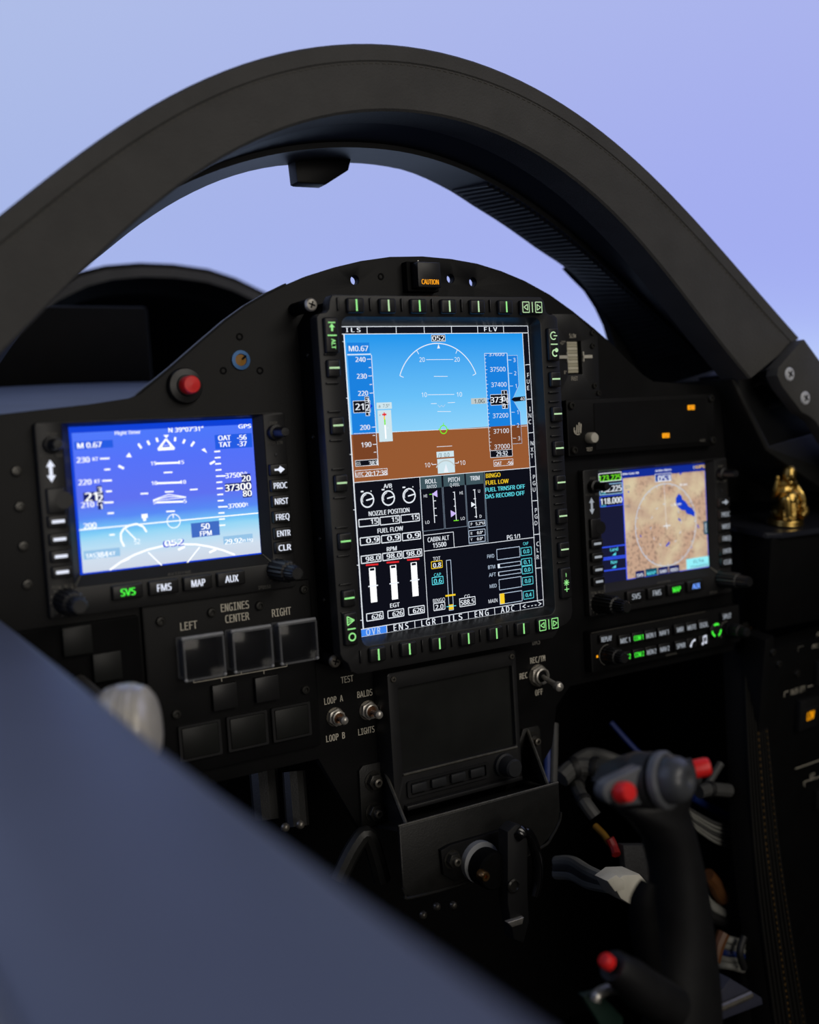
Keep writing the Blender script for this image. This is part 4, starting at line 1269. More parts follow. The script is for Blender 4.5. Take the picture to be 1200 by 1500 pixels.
    k.box('ink_yellow', 500, 505, 558, 541, 0.0005); k.text(W, '0.8', 530, 521, 24, w=40, bold=0.02)
    k.box('ink_cyan', 504, 587, 563, 624, 0.0005); k.text('ink_cyan', '0.6', 534, 603, 24, w=40, bold=0.02)
    k.box(W, 512, 721, 572, 758, 0.0005); k.text(W, '2.0', 542, 737, 24, w=40, bold=0.02)
    k.box(W, 646, 696, 729, 738, 0.0005); k.text(W, '588.5', 687, 712, 26, w=70, bold=0.01)
    a, b2 = m2(588, 496), m2(605, 754)
    k.f = lambda x, y: (x, y)
    xc = (a[0] + b2[0]) / 2
    k.path('ink_soft_white', [(xc - 0.0018, a[1]), (xc + 0.0018, a[1]), (xc + 0.0018, b2[1]), (xc - 0.0018, b2[1])], 0.0004, True)
    k.f = m2
    k.rect('ink_yellow', 590, 727, 615, 753, 5); k.line('ink_yellow', 573, 681, 625, 674, 0.0012, 6); k.line('ink_cyan', 578, 737, 628, 731, 0.0005, 6)
    for s, x, y, bx_, cap in (('FWD', 807, 475, (838, 441, 960, 495), ('0.0', 963, 434, 1019, 474)), ('BTM', 812, 531, (844, 517, 963, 537), ('0.1', 966, 491, 1021, 527)), ('AFT', 816, 571, (847, 558, 966, 578), ('0.0', 969, 530, 1024, 568)),
                          ('MID', 820, 629, (850, 597, 968, 651), ('0.0', 971, 587, 1027, 626)), ('MAIN', 819, 706, (853, 671, 972, 725), ('0.4', 976, 659, 1030, 699))):
        k.text('ink_soft_white' if s != 'MAIN' else W, s, x, y, 19, w=36 if s != 'MAIN' else 46)
        k.box('ink_soft_white', *bx_, 0.0004)
        v, x0, y0, x1, y1 = cap
        k.box('ink_cyan', x0, y0, x1, y1, 0.0004); k.text('ink_cyan', v, (x0 + x1) / 2, (y0 + y1) / 2 - 4, 20, w=30, bold=0.01)
    k.rect(W, 844, 517, 855, 537, 4); k.rect(W, 846, 560, 851, 576, 4); k.rect('ink_yellow', 854, 670, 880, 724, 4)
    k.text('ink_cyan', 'CAP', 988, 410, 16, w=26)
    # bottom menu
    k.f = lambda x, y: (x, y)
    q0, q1 = m2(126, 850), m2(1080, 705)
    q2, q3 = m2(130, 893), m2(1082, 738)
    zA, zB = (q0[1] + q1[1]) / 2, (q2[1] + q3[1]) / 2
    k.line(W, q0[0], zA, q1[0], zA, L); k.line(W, q2[0], zB, q3[0], zB, L); k.line(W, q0[0], zA, q0[0], zB, L)
    xs = [m2(x, y)[0] for x, y in ((129, 870), (270, 850), (415, 828), (555, 806), (692, 785), (828, 763), (960, 744), (1081, 722))]
    k.rect('ink_cell_blue', xs[0], zA, xs[1], zB, 2)
    for x in xs:
        k.line(W, x, zA, x, zB, L)
    zc = (zA + zB) / 2
    for j, s in enumerate(('O V R', 'E N S', 'L G R', 'I L S', 'E N G', 'A D C', '< - - - >')):
        k.text('ink_soft_white' if j == 0 else W, s, (xs[j] + xs[j + 1]) / 2, zc, 0.0042, wm=(xs[j + 1] - xs[j]) * (0.52 if j < 6 else 0.8), bold=0.01)
    nm = {c: c.replace('ink_', '') + '_symbols' for c in k.g}
    k.build(sc, nm)
mfd()
# ---------------------------------------------------------------- the two navigation displays
def knob(parent, x, z, y, r, L, flute=0.10, m='grip_rubber', name='knob', tilt=(0, -1, 0)):
    prof = [(r * 1.08, 0), (r * 1.08, L * 0.12), (r, L * 0.16), (r, L * 0.55), (r * 0.94, L * 0.62), (r * 0.72, L * 0.64), (r * 0.68, L * 0.95), (r * 0.55, L), (0, L)]
    return obj(name, G().lathe(prof, (x, y, z), tilt, 32, flute=flute, cap=False), m, parent, angle=25)

def nav_display(cx, cz, side, label):
    """cx, cz: screen centre"""
    t = thing('navigation_display', label, 'display', (cx, 0, cz), group='bezel-framed navigation displays')
    X = lambda v: cx + v
    Z = lambda v: cz + v
    FY = -0.0060
    outer = rrect(X(-0.0785), X(0.0785), Z(-0.0670), Z(0.0468), 0.0020)
    hole = rrect(X(-0.0632), X(0.0632), Z(-0.0500), Z(0.0456), 0.0010)
    bz = obj('bezel', plate(outer, [hole], FY, 0.0005, 0.0008), 'bezel_black', t)
    g = G().frame(rrect(X(-0.0632), X(0.0632), Z(-0.0500), Z(0.0456), 0.001), rrect(X(-0.0582), X(0.0582), Z(-0.0437), Z(0.0437), 0.0006), -0.0057, 0.0002, yi=-0.0004)
    obj('inner_slope', g, 'bezel_black', bz)
    for sx in (-1, 1):
        g = G().tube([(X(sx * 0.0584), -0.0012, Z(-0.0440)), (X(sx * 0.0630), -0.0062, Z(-0.0498))], 0.0006, seg=6, smooth=1)
        obj('corner_edge', g, 'edge_highlight', bz)
    sc = obj('screen', G().box(X(-0.0585), X(0.0585), -0.0002, 0.0004, Z(-0.0440), Z(0.0440)), 'ink_navy' if side == 'L' else 'ink_radio', t)
    KY = -0.0095
    def key(x, z, w, h, s, c, sym=None):
        b = obj('key', G().box(X(x) - w / 2, X(x) + w / 2, KY, FY + 0.001, Z(z) - h / 2, Z(z) + h / 2, 0.0009, 3), 'button_black', t)
        k = Ink(KY - 0.0001)
        if sym:
            sym(k, X(x), Z(z), c)
        elif s:
            k.text(c, s, X(x), Z(z), h * 0.50, wm=min(w * 0.74, 0.0029 * len(s)), bold=0.03)
        else:
            k.rect(c, X(x) - 0.0036, Z(z) + 0.0009, X(x) + 0.0036, Z(z) - 0.0009)
        k.build(b, 'lit_legend')
    Wc = 'lit_white' if side == 'L' else 'lit_dim_white'
    for x, s, c in ((-0.0332, 'SVS', 'lit_key_green' if side == 'L' else Wc), (-0.0109, 'FMS', Wc), (0.0108, 'MAP', Wc if side == 'L' else 'lit_key_green'), (0.0328, 'AUX', Wc if side == 'L' else 'lit_key_blue')):
        key(x, -0.0560, 0.0185, 0.0088, s, c)
    def dto(k, x, z, c):
        k.rect(c, x - 0.0034, z + 0.0006, x + 0.0010, z - 0.0006)
        k.poly(c, [(x + 0.0038, z), (x + 0.0004, z + 0.0024), (x + 0.0004, z - 0.0024)])
        k.poly(c, [(x - 0.0016, z), (x + 0.0004, z + 0.0018), (x + 0.0004, z - 0.0018)])
    key(0.0705, 0.0100, 0.0125, 0.0075, None, Wc, dto)
    for z, s in ((-0.0002, 'PROC'), (-0.0103, 'NRST'), (-0.0204, 'FREQ'), (-0.0310, 'ENTR'), (-0.0403, 'CLR')):
        key(0.0705, z, 0.0125, 0.0078, s, Wc)
    for z in (-0.0104, -0.0207, -0.0306, -0.0398):
        key(-0.0703, z, 0.0115, 0.0070, None, Wc)
    k = Ink(FY - 0.0001)
    k.poly(Wc, [(X(-0.0713), Z(0.0252)), (X(-0.0688), Z(0.0212)), (X(-0.0703), Z(0.0212)), (X(-0.0703), Z(0.0162)), (X(-0.0688), Z(0.0162)), (X(-0.0713), Z(0.0122)), (X(-0.0738), Z(0.0162)), (X(-0.0723), Z(0.0162)), (X(-0.0723), Z(0.0212)), (X(-0.0738), Z(0.0212))])
    P = 'print_grey'
    k.text(P, 'PUSH', X(-0.0690), Z(0.0400), 0.0018, wm=0.0055)
    k.text(P, 'PUSH SQ', X(-0.0705), Z(0.0275), 0.0018, wm=0.0125)
    k.text(P, 'ZOOM', X(0.0700), Z(0.0400), 0.0018, wm=0.0055)
    k.text(P, 'PUSH CTR', X(0.0705), Z(0.0272), 0.0018, wm=0.0105)
    k.text(P, 'PUSH SELECT', X(-0.0690), Z(-0.0485), 0.0020, wm=0.0145)
    k.text(P, 'IFD550', X(0.0560), Z(-0.0645), 0.0022, wm=0.0085)
    for ang in range(0, 200, 24):
        k.line(P, X(-0.0690) + 0.0080 * math.cos(R(ang + 60)), Z(-0.0572) + 0.0080 * math.sin(R(ang + 60)), X(-0.0690) + 0.0090 * math.cos(R(ang + 60)), Z(-0.0572) + 0.0090 * math.sin(R(ang + 60)), 0.0009)
        k.line(P, X(0.0655) + 0.0078 * math.cos(R(ang + 40)), Z(-0.0545) + 0.0078 * math.sin(R(ang + 40)), X(0.0655) + 0.0080 * math.cos(R(ang + 40)), Z(-0.0545) + 0.0080 * math.sin(R(ang + 40)), 0.0009)
    k.build(t, {Wc: 'lit_arrow', P: 'lettering'})
    k = Ink(-0.0058)
    k.text('print_grey', 'AVIDYNE', X(0.0005), Z(-0.0490), 0.0018, wm=0.0150)
    k.build(bz, {'print_grey': 'lettering'})
    obj('card_door', G().box(X(-0.0755), X(-0.0650), FY - 0.0030, FY + 0.001, Z(-0.0060), Z(0.0090), 0.0010, 3).lathe([(0.0050, 0), (0.0050, 0.0022)], (X(-0.0660), FY - 0.001, Z(0.0015)), (0, -1, 0), 20), 'button_black', t)
    g = G().lathe([(0.0011, 0), (0.0011, 0.0006), (0, 0.0008)], (X(0.0705), FY, Z(0.0195)), (0, -1, 0), 12, cap=False)
    obj('light_sensor', g, 'dark_grey_plastic', t)
    knob(t, X(-0.0690), Z(-0.0572), FY, 0.0074, 0.032)
    knob(t, X(0.0655), Z(-0.0545), FY, 0.0070, 0.031)
    for x in (-0.0700, 0.0700):
        g = G().lathe([(0.0050, 0), (0.0050, 0.005), (0.0034, 0.0056), (0.0032, 0.016), (0.0026, 0.0175), (0, 0.0176)], (X(x), FY, Z(0.0338)), (0, -1, 0), 22, cap=False)
        obj('small_knob', g, 'grip_rubber', t)
    return t, sc

def left_picture(sc):
    Y = -0.0002
    def m3(x, y):
        p = at(60 + x / 3.0, 590 + y / 3.0, 0.0)
        return (p.x, p.z)
    cx, cz = -0.189, 0.0017
    zt, zb = cz + 0.0405, cz - 0.0432
    xl, xr = cx - 0.0565, cx + 0.0578
    zhz = m3(560, 522)[1]
    # ramp coordinates are local to the display: screen centre is z = 0
    m = emit_ramp('synthetic_vision', 'Z', -0.0432, 0.0405, [(0.0, (206, 214, 228)), (0.10, (208, 222, 238)), (0.19, (186, 222, 244)), (0.268, (150, 214, 246)), (0.30, (120, 200, 246)),
                                                         (0.40, (86, 136, 244)), (0.52, (92, 112, 240)), (0.8, (82, 112, 248)), (1.0, (74, 118, 250))], 1.0, noise=(60.0, 0.03, (1, 1, 5)))
    obj('picture_field', G().poly([(xl, Y - 0.00001, zb), (xr, Y - 0.00001, zb), (xr, Y - 0.00001, zt), (xl, Y - 0.00001, zt)]), m, sc)
    k = Ink(Y, m3)
    k.f = lambda x, y: (x, y)
    k.rect('ink_deep_blue', cx - 0.058, cz + 0.0436, cx + 0.058, cz + 0.0400, 2)
    k.rect('ink_deep_blue', cx - 0.058, cz + 0.0436, cx - 0.0564, cz - 0.0436, 2)
    k.rect('ink_deep_blue', cx - 0.058, cz - 0.0428, cx + 0.058, cz - 0.0438, 2)
    k.line('ink_bright', xl, zhz, xr, zhz, 0.0007)
    k.f = m3
    W = 'ink_bright'
    k.text(W, 'Flight Timer', 381, 131, 15, w=112, bold=0.02); k.text(W, "N 39°07'31\"", 637, 117, 20, w=150, bold=0.03); k.text(W, 'GPS', 895, 103, 18, w=54, bold=0.02)
    k.rect('ink_box_blue', 145, 172, 318, 206, 3); k.text(W, 'M 0.67', 213, 186, 24, w=105, bold=0.04)
    k.rect('ink_box_blue', 762, 142, 930, 205, 3)
    k.text(W, 'OAT', 806, 154, 22, w=54, bold=0.03); k.text(W, '-56', 882, 152, 22, w=40, bold=0.03); k.text(W, 'TAT', 808, 183, 22, w=52, bold=0.03); k.text(W, '-37', 883, 180, 22, w=40, bold=0.03)
    for s, x, y in (('230', 185, 251), ('220', 193, 349), ('210', 205, 448)):
        k.text(W, s, x, y, 24, w=56, bold=0.03); k.text(W, 'KT', x + 54, y - 4, 16, w=24, bold=0.03)
    k.text('ink_bright', '200', 215, 540, 24, w=56, bold=0.03)
    for j, (x, y, l) in enumerate(((280, 245, 42), (291, 293, 26), (290, 342, 42), (298, 389, 26), (297, 438, 42), (306, 485, 28), (312, 580, 24))):
        k.line(W, x - l / 2, y + 1, x + l / 2, y - 1, 0.0010)
    k.rect('ink_navy', 185, 396, 276, 436, 6); k.rect('ink_navy', 243, 366, 273, 470, 6)
    k.text(W, '21', 220, 413, 38, w=52, bold=0.04, lift=9); k.text(W, '3', 258, 384, 26, bold=0.03, lift=9); k.text(W, '2', 261, 420, 32, bold=0.04, lift=9); k.text(W, '1', 264, 456, 22, bold=0.03, lift=9)
    # bank scale
    for x, y, dx, dy in ((352, 283, 12, 6), (434, 190, 7, 10), (472, 176, 5, 9), (510, 163, 3, 9), (589, 160, -1, 9), (628, 170, -4, 9), (666, 181, -7, 10), (753, 263, -11, 6)):
        k.line(W, x - dx, y - dy, x + dx, y + dy, 0.0014)
    for x, y, s in ((385, 232, 1), (716, 213, -1)):
        k.poly(W, [(x - 12, y + 6 * s), (x + 2, y - 14), (x + 14, y + 8)], 4)
    k.poly(W, [(537, 142), (562, 141), (551, 156)], 4)
    k.path(W, [(549, 160), (514, 206), (586, 202)], 0.0013, True); k.rect(W, 528, 188, 572, 205, 3); k.rect('ink_box_blue', 534, 189, 566, 196, 4)
    for x, y, l, s in ((555, 265, 105, '15'), (561, 352, 110, '10'), (566, 436, 118, '5')):
        k.line(W, x - l / 2, y + 2, x + l / 2, y - 2, 0.0012); k.text(W, s, x - l / 2 - 8, y + 1, 16, w=24 if len(s) > 1 else 12, bold=0.03); k.text(W, s, x + l / 2 + 8, y - 4, 16, w=24 if len(s) > 1 else 12, bold=0.03)
    for x, y, l in ((558, 306, 38), (563, 391, 38), (569, 477, 38), (454, 399, 34), (671, 381, 34)):
        k.line(W, x - l / 2, y + 1, x + l / 2, y - 1, 0.0009)
    k.path(W, [(492, 428), (560, 402), (637, 414), (560, 412), (492, 428)], 0.0005); k.line(W, 492, 430, 637, 416, 0.0004)
    k.arc('ink_bright', 583, 520, 0.0042, 0, 360, 0.0005); k.line('ink_bright', 581, 506, 580, 488, 0.0006)
    # altitude
    for j in range(13):
        y = 214 + j * 27
        x = 773 + j * 1.9
        if y < 600:
            k.line(W, x - 12, y + 1, x + (14 if j % 5 != 4 else 30), y - 1, 0.0009)
    k.text(W, '37500', 850, 318, 22, w=78, bold=0.02); k.text(W, 'ft', 900, 310, 14, w=14); k.text(W, '37000', 860, 451, 20, w=74, bold=0.02); k.text(W, 'ft', 904, 446, 14, w=14)
    k.rect('ink_navy', 808, 356, 926, 390, 6); k.rect('ink_navy', 880, 314, 926, 418, 6)
    k.text(W, '373', 840, 373, 30, w=62, bold=0.03, lift=9); k.text(W, '00', 899, 367, 30, w=46, bold=0.03, lift=9); k.text(W, '20', 901, 332, 26, w=38, bold=0.02, lift=9); k.text(W, '80', 906, 398, 26, w=38, bold=0.02, lift=9)
    k.rect('ink_mid_blue', 658, 530, 787, 594, 5); k.text(W, '50', 722, 543, 26, w=36, bold=0.03, lift=8); k.text(W, 'FPM', 724, 573, 22, w=50, bold=0.03, lift=8)
    k.rect('ink_pale_blue', 800, 588, 932, 622, 3); k.text(W, '29.92', 845, 608, 22, w=74, bold=0.03); k.text(W, 'in Hg', 907, 602, 14, w=46, bold=0.02)
    k.rect('ink_pale_blue', 186, 652, 350, 690, 3); k.text(W, 'TAS', 218, 672, 18, w=44, bold=0.03); k.text(W, '384', 268, 667, 24, w=54, bold=0.03); k.text(W, 'KT', 314, 662, 16, w=26, bold=0.03)
    # compass rose and wind dial
    k.text('ink_deep_blue', '052', 583, 617, 30, w=90, bold=0.06, lift=4); k.text(W, '052', 583, 614, 24, w=80, bold=0.02, lift=6)
    k.path(W, [(302, 735), (350, 700), (410, 668), (470, 645), (540, 628), (610, 622), (680, 622), (740, 632), (800, 648), (852, 668)], 0.0012)
    k.line(W, 470, 656, 530, 714, 0.0008); k.line(W, 697, 634, 640, 706, 0.0008)
    k.path(W, [(366, 632), (352, 605), (350, 575), (362, 555), (385, 540), (420, 532), (450, 545), (464, 568)], 0.0012)
    k.line(W, 372, 556, 418, 602, 0.0008); k.text(W, '52', 422, 610, 22, w=26); k.rect(W, 441, 490, 469, 508, 3); k.rect(W, 448, 506, 462, 520, 3)
    for x, y in ((755, 652), (618, 640), (375, 690)):
        k.line(W, x - 16, y + 6, x + 14, y - 8, 0.0014)
    k.build(sc, {c: c.replace('ink_', '') + '_symbols' for c in k.g})

def right_picture(sc):
    Y = -0.0002
    def m4(x, y):
        p = at(820 + x / 4.1379, 650 + y / 4.1379, 0.0)
        return (p.x, p.z)
    cx, cz = 0.2143, -0.0528
    xl, xr = m4(392, 500)[0], cx + 0.0580
    zt, zb = cz + 0.0372, cz - 0.0436
    m = emit_ramp('terrain_map', 'Z', -0.6, 0.6, [(0.0, (104, 84, 74)), (0.40, (146, 118, 100)), (0.47, (190, 162, 140)), (0.55, (206, 184, 154)), (0.64, (214, 198, 164)), (0.8, (222, 210, 172)), (1.0, (228, 218, 184))], 1.0, noise=(40.0, 0.80, (1, 1, 1)))
    nt = m.node_tree
    for n in list(nt.nodes):
        if n.type == 'MAP_RANGE':
            n.inputs['To Min'].default_value = 0.15
            n.inputs['To Max'].default_value = 0.19
    # fine ridge relief in the hilly parts
    b = nt.nodes['Principled BSDF']
    tc = [n for n in nt.nodes if n.type == 'TEX_COORD'][0]
    rmp = [n for n in nt.nodes if n.type == 'VALTORGB'][0]
    def noise(sc, det, lo, hi):
        n = nt.nodes.new('ShaderNodeTexNoise')
        n.inputs['Scale'].default_value = sc
        n.inputs['Detail'].default_value = det
        nt.links.new(tc.outputs['Object'], n.inputs['Vector'])
        q = nt.nodes.new('ShaderNodeMapRange')
        q.inputs['From Min'].default_value = lo
        q.inputs['From Max'].default_value = hi
        nt.links.new(n.outputs['Fac'], q.inputs['Value'])
        return q.outputs[0]
    hills, ridges = noise(26, 2, 0.46, 0.58), noise(330, 6, 0.50, 0.66)
    mu = nt.nodes.new('ShaderNodeMath')
    mu.operation = 'MULTIPLY'
    nt.links.new(hills, mu.inputs[0])
    nt.links.new(ridges, mu.inputs[1])
    m1_ = nt.nodes.new('ShaderNodeMix')
    m1_.data_type = 'RGBA'
    m1_.inputs[7].default_value = (*lin((196, 162, 138)), 1)
    nt.links.new(hills, m1_.inputs[0])
    nt.links.new(rmp.outputs[0], m1_.inputs[6])
    m2_ = nt.nodes.new('ShaderNodeMix')
    m2_.data_type = 'RGBA'
    m2_.inputs[7].default_value = (*lin((142, 116, 102)), 1)
    nt.links.new(mu.outputs[0], m2_.inputs[0])
    nt.links.new(m1_.outputs[2], m2_.inputs[6])
    nt.links.new(m2_.outputs[2], b.inputs['Emission Color'])
    obj('map_field', G().poly([(xl, Y - 0.00001, zb), (xr, Y - 0.00001, zb), (xr, Y - 0.00001, zt), (xl, Y - 0.00001, zt)]), m, sc)
    k = Ink(Y, lambda x, y: (x, y))
    k.rect('ink_bar_blue', xl, cz + 0.0434, xr, zt, 2)
    k.line('ink_rim_blue', xl, zt, xl, zb, 0.0010); k.line('ink_rim_blue', xl, zb, xr, zb, 0.0008); k.line('ink_rim_blue', xr, zt, xr, zb, 0.0006)
    k.f = m4
    W = 'ink_white'
    k.text(W, 'Mile Gate AB', 430, 180, 12, w=96, bold=0.03); k.text(W, 'Active Alerts', 627, 160, 12, w=96, bold=0.03); k.text('ink_yellow', 'GPS', 850, 139, 18, w=54, bold=0.03); k.text(W, 'C', 813, 143, 16, bold=0.03)
    k.box(W, 236, 183, 374, 232, 0.0005, 'ink_black', lift=4)
    k.text('ink_green', '123.225', 303, 207, 36, w=130, bold=0.03, lift=6)
    k.box('ink_pale_blue', 240, 250, 380, 312, 0.0006, 'ink_black', lift=4); k.text(W, '132.225', 310, 273, 36, w=126, bold=0.03, lift=6); k.text('ink_cyan', 'COM', 262, 300, 12, w=30, lift=6)
    k.box('ink_rim_blue', 243, 322, 381, 384, 0.0006, 'ink_black', lift=4); k.text(W, '118.000', 312, 345, 36, w=128, bold=0.03, lift=6); k.text('ink_cyan', 'COM', 264, 376, 12, w=30, lift=6)
    for y0, y1, s in ((622, 688, 'Land'), (697, 766, 'Nav')):
        k.path('ink_rim_blue', [(258, y0 + 8), (400, y0 - 10)], 0.0010); k.path('ink_rim_blue', [(262, y1 + 6), (402, y1 - 12)], 0.0010)
        k.text('ink_cyan', s, 328, (y0 + y1) / 2 - 15, 20, w=46 if s == 'Land' else 38, bold=0.02); k.poly('ink_cyan', [(316, (y0 + y1) / 2 + 22), (340, (y0 + y1) / 2 + 20), (340, (y0 + y1) / 2 + 2)], 4)
    # range ring, heading
    c0 = Vector(m4(645, 492)); rw = abs(m4(828, 490)[0] - c0.x); rh = abs(m4(632, 246)[1] - c0.y)
    rm = (rw + rh) / 2
    k.arc('ink_soft_white', 645, 492, rm, 0, 360, 0.0006, 64)
    for a in range(0, 360, 15):
        k.f = lambda x, y: (x, y)
        s_, q_ = math.sin(R(a)), math.cos(R(a))
        k.line('ink_soft_white', c0.x + rm * q_, c0.y + rm * s_, c0.x + (rm - 0.0022) * q_, c0.y + (rm - 0.0022) * s_, 0.0004)
        if a % 30 == 0:
            k.line('ink_soft_white', c0.x + rm * 0.5 * q_, c0.y + rm * 0.5 * s_, c0.x + rm * 0.52 * math.cos(R(a + 8)), c0.y + rm * 0.52 * math.sin(R(a + 8)), 0.0005)
        k.f = m4
    k.line(W, 632, 260, 645, 470, 0.0003)
    k.line(W, 626, 500, 670, 494, 0.0007); k.line(W, 645, 478, 650, 516, 0.0007)
    k.box(W, 576, 186, 676, 232, 0.0004, 'ink_bar_blue', lift=6); k.text(W, '053', 632, 209, 36, w=74, bold=0.03, lift=8); k.text('ink_cyan', ':', 583, 212, 26, lift=8)
    lake = [(720, 302), (738, 316), (742, 336), (764, 352), (778, 378), (800, 390), (818, 414), (816, 444), (796, 432), (768, 424), (760, 404), (738, 402), (716, 384), (704, 362), (702, 332)]
    k.poly('ink_lake', lake, 3)
    for pts in ([(640, 620), (662, 592), (668, 600), (648, 624)], [(715, 455), (722, 450), (735, 464), (728, 470)], [(831, 488), (838, 490), (845, 512), (838, 512)], [(484, 552), (494, 558), (494, 568), (486, 562)], [(410, 288), (420, 286), (418, 300)], [(795, 628), (802, 622), (800, 636)], [(724, 180), (740, 168), (742, 176), (728, 190)]):
        k.poly('ink_lake', pts, 3)
    for s, x, y in (('18 nm', 712, 366), ('36 nm', 748, 247)):
        k.text(W, s, x, y, 16, w=46, bold=0.02)
    for s, x, y in (('325', 408, 262), ('041', 410, 378)):
        k.text('ink_grey_text', s, x, y, 18, w=32)
    k.rect('ink_alert', 766, 700, 906, 762, 5); k.text('ink_teal', 'FLTA', 842, 712, 20, w=62, lift=8); k.text('ink_teal', 'Unavailable', 845, 738, 18, w=106, lift=8)
    for s, x0, x1, y, c in (('SVS', 458, 514, 796, 'ink_navy'), ('MAP', 518, 592, 783, 'ink_teal'), ('CHART', 594, 658, 773, 'ink_navy'), ('VIDEO', 660, 726, 763, 'ink_navy')):
        k.rect(c, x0, y - 22, x1, y + 22, 4); k.text('ink_cyan' if s == 'MAP' else W, s, (x0 + x1) / 2, y, 20, w=(x1 - x0) * 0.7, lift=7, bold=0.02)
    k.rect('ink_teal', 870, 470, 897, 552, 4); k.text(W, 'DATA', 884, 510, 12, wm=0.0075, rot=90, lift=7, bold=0.02)
    k.build(sc, {c: c.replace('ink_', '') + '_symbols' for c in k.g})

tL, sL = nav_display(-0.1890, 0.0017, 'L', 'left navigation display glowing blue with a synthetic horizon picture')
left_picture(sL)
tR, sR = nav_display(0.2143, -0.0528, 'R', 'right navigation display showing a tan terrain map with a blue lake')
right_picture(sR)
# ---------------------------------------------------------------- audio panel
def audio():
    t = thing('audio_panel', 'slim black audio panel with two rows of lit keys under the right display', 'radio panel', (0.2145, 0, -0.1465))
    F = -0.0080
    obj('face', plate(rrect(0.1335, 0.2985, -0.1630, -0.1310, 0.0015), [], F, 0.0005, 0.0007), 'panel_black', t)
    g = G().box(0.1340, 0.2570, -0.0088, -0.0080, -0.1318, -0.1313)
    obj('edge_strip', g, 'dark_steel', t)
    xs = (0.1660, 0.1800, 0.1932, 0.2076, 0.2256, 0.2386, 0.2526)
    up = ('MIC 1', 'COM 1', 'MON 1', 'NAV 1', 'MKR', 'MUTE', 'ISOL')
    dn = ('MIC 2', 'COM 2', 'MON 2', 'NAV 2', 'SPKR', None, None)
    def key(x, z, s, c, w=0.0122, h=0.0082, sym=None):
        b = obj('key', G().box(x - w / 2, x + w / 2, F - 0.0030, F + 0.001, z - h / 2, z + h / 2, 0.0008, 2), 'button_black', t)
        k = Ink(F - 0.0031)
        if sym:
            sym(k, x, z, c)
        else:
            k.text(c, s, x, z - 0.0004, 0.0040, wm=min(w * 0.8, 0.0024 * len(s)), bold=0.03)
        k.build(b, 'lit_legend')
    for x, s in zip(xs, up):
        key(x, -0.1412, s, 'lit_key_green' if s == 'COM 1' else 'lit_dim_white')
    def phone(k, x, z, c):
        k.arc(c, x + 0.0030, z - 0.0028, 0.0046, 95, 175, 0.0012)
        k.poly(c, [(x + 0.0022, z + 0.0028), (x + 0.0036, z + 0.0024), (x + 0.0030, z + 0.0008), (x + 0.0018, z + 0.0012)])
        k.poly(c, [(x - 0.0026, z - 0.0014), (x - 0.0010, z - 0.0022), (x - 0.0014, z - 0.0036), (x - 0.0028, z - 0.0030)])
    def note(k, x, z, c):
        k.line(c, x - 0.0014, z - 0.0024, x - 0.0014, z + 0.0030, 0.0007); k.line(c, x + 0.0022, z - 0.0018, x + 0.0022, z + 0.0036, 0.0007)
        k.line(c, x - 0.0016, z + 0.0028, x + 0.0025, z + 0.0036, 0.0013)
        k.arc(c, x - 0.0024, z - 0.0026, 0.0006, 0, 360, 0.0010, 10); k.arc(c, x + 0.0012, z - 0.0020, 0.0006, 0, 360, 0.0010, 10)
    for x, s in zip(xs, dn):
        if s:
            key(x, -0.1545, s, 'lit_key_green' if s in ('MIC 2', 'COM 2') else 'lit_dim_white')
    key(xs[5], -0.1545, None, 'lit_white', sym=phone)
    key(xs[6], -0.1545, None, 'lit_white', sym=note)
    key(0.1470, -0.1372, 'REPLAY', 'lit_dim_white', 0.0130, 0.0062)
    key(0.2800, -0.1378, 'SPLIT', 'lit_dim_white', 0.0120, 0.0066)
    k = Ink(F - 0.0001)
    rb = obj('ring_button', G().lathe([(0.0064, 0), (0.0064, 0.0032), (0.0056, 0.0036), (0, 0.0036)], (0.2662, F, -0.1480), (0, -1, 0), 28, cap=False), 'button_black', t)
    kr = Ink(F - 0.0038)
    for a in (90, 215, 325):
        kr.arc('lit_key_green', 0.2662, -0.1480, 0.0050, a - 33, a + 33, 0.0016, 12)
    kr.build(rb, 'lit_ring')
    k.rect('lit_amber', 0.1385, -0.1498, 0.1402, -0.1516)
    k.arc('print_grey', 0.1495, -0.1510, 0.0080, 80, 250, 0.0006)
    k.arc('print_grey', 0.2815, -0.1510, 0.0078, 80, 220, 0.0006)
    k.text('print_grey', 'AUDIO', 0.2170, -0.1612, 0.0014, wm=0.0120)
    k.build(t, {'lit_amber': 'lit_dot', 'print_grey': 'lettering'})
    knob(t, 0.1495, -0.1510, F, 0.0068, 0.020)
    knob(t, 0.2850, -0.1510, F, 0.0062, 0.020)
audio()

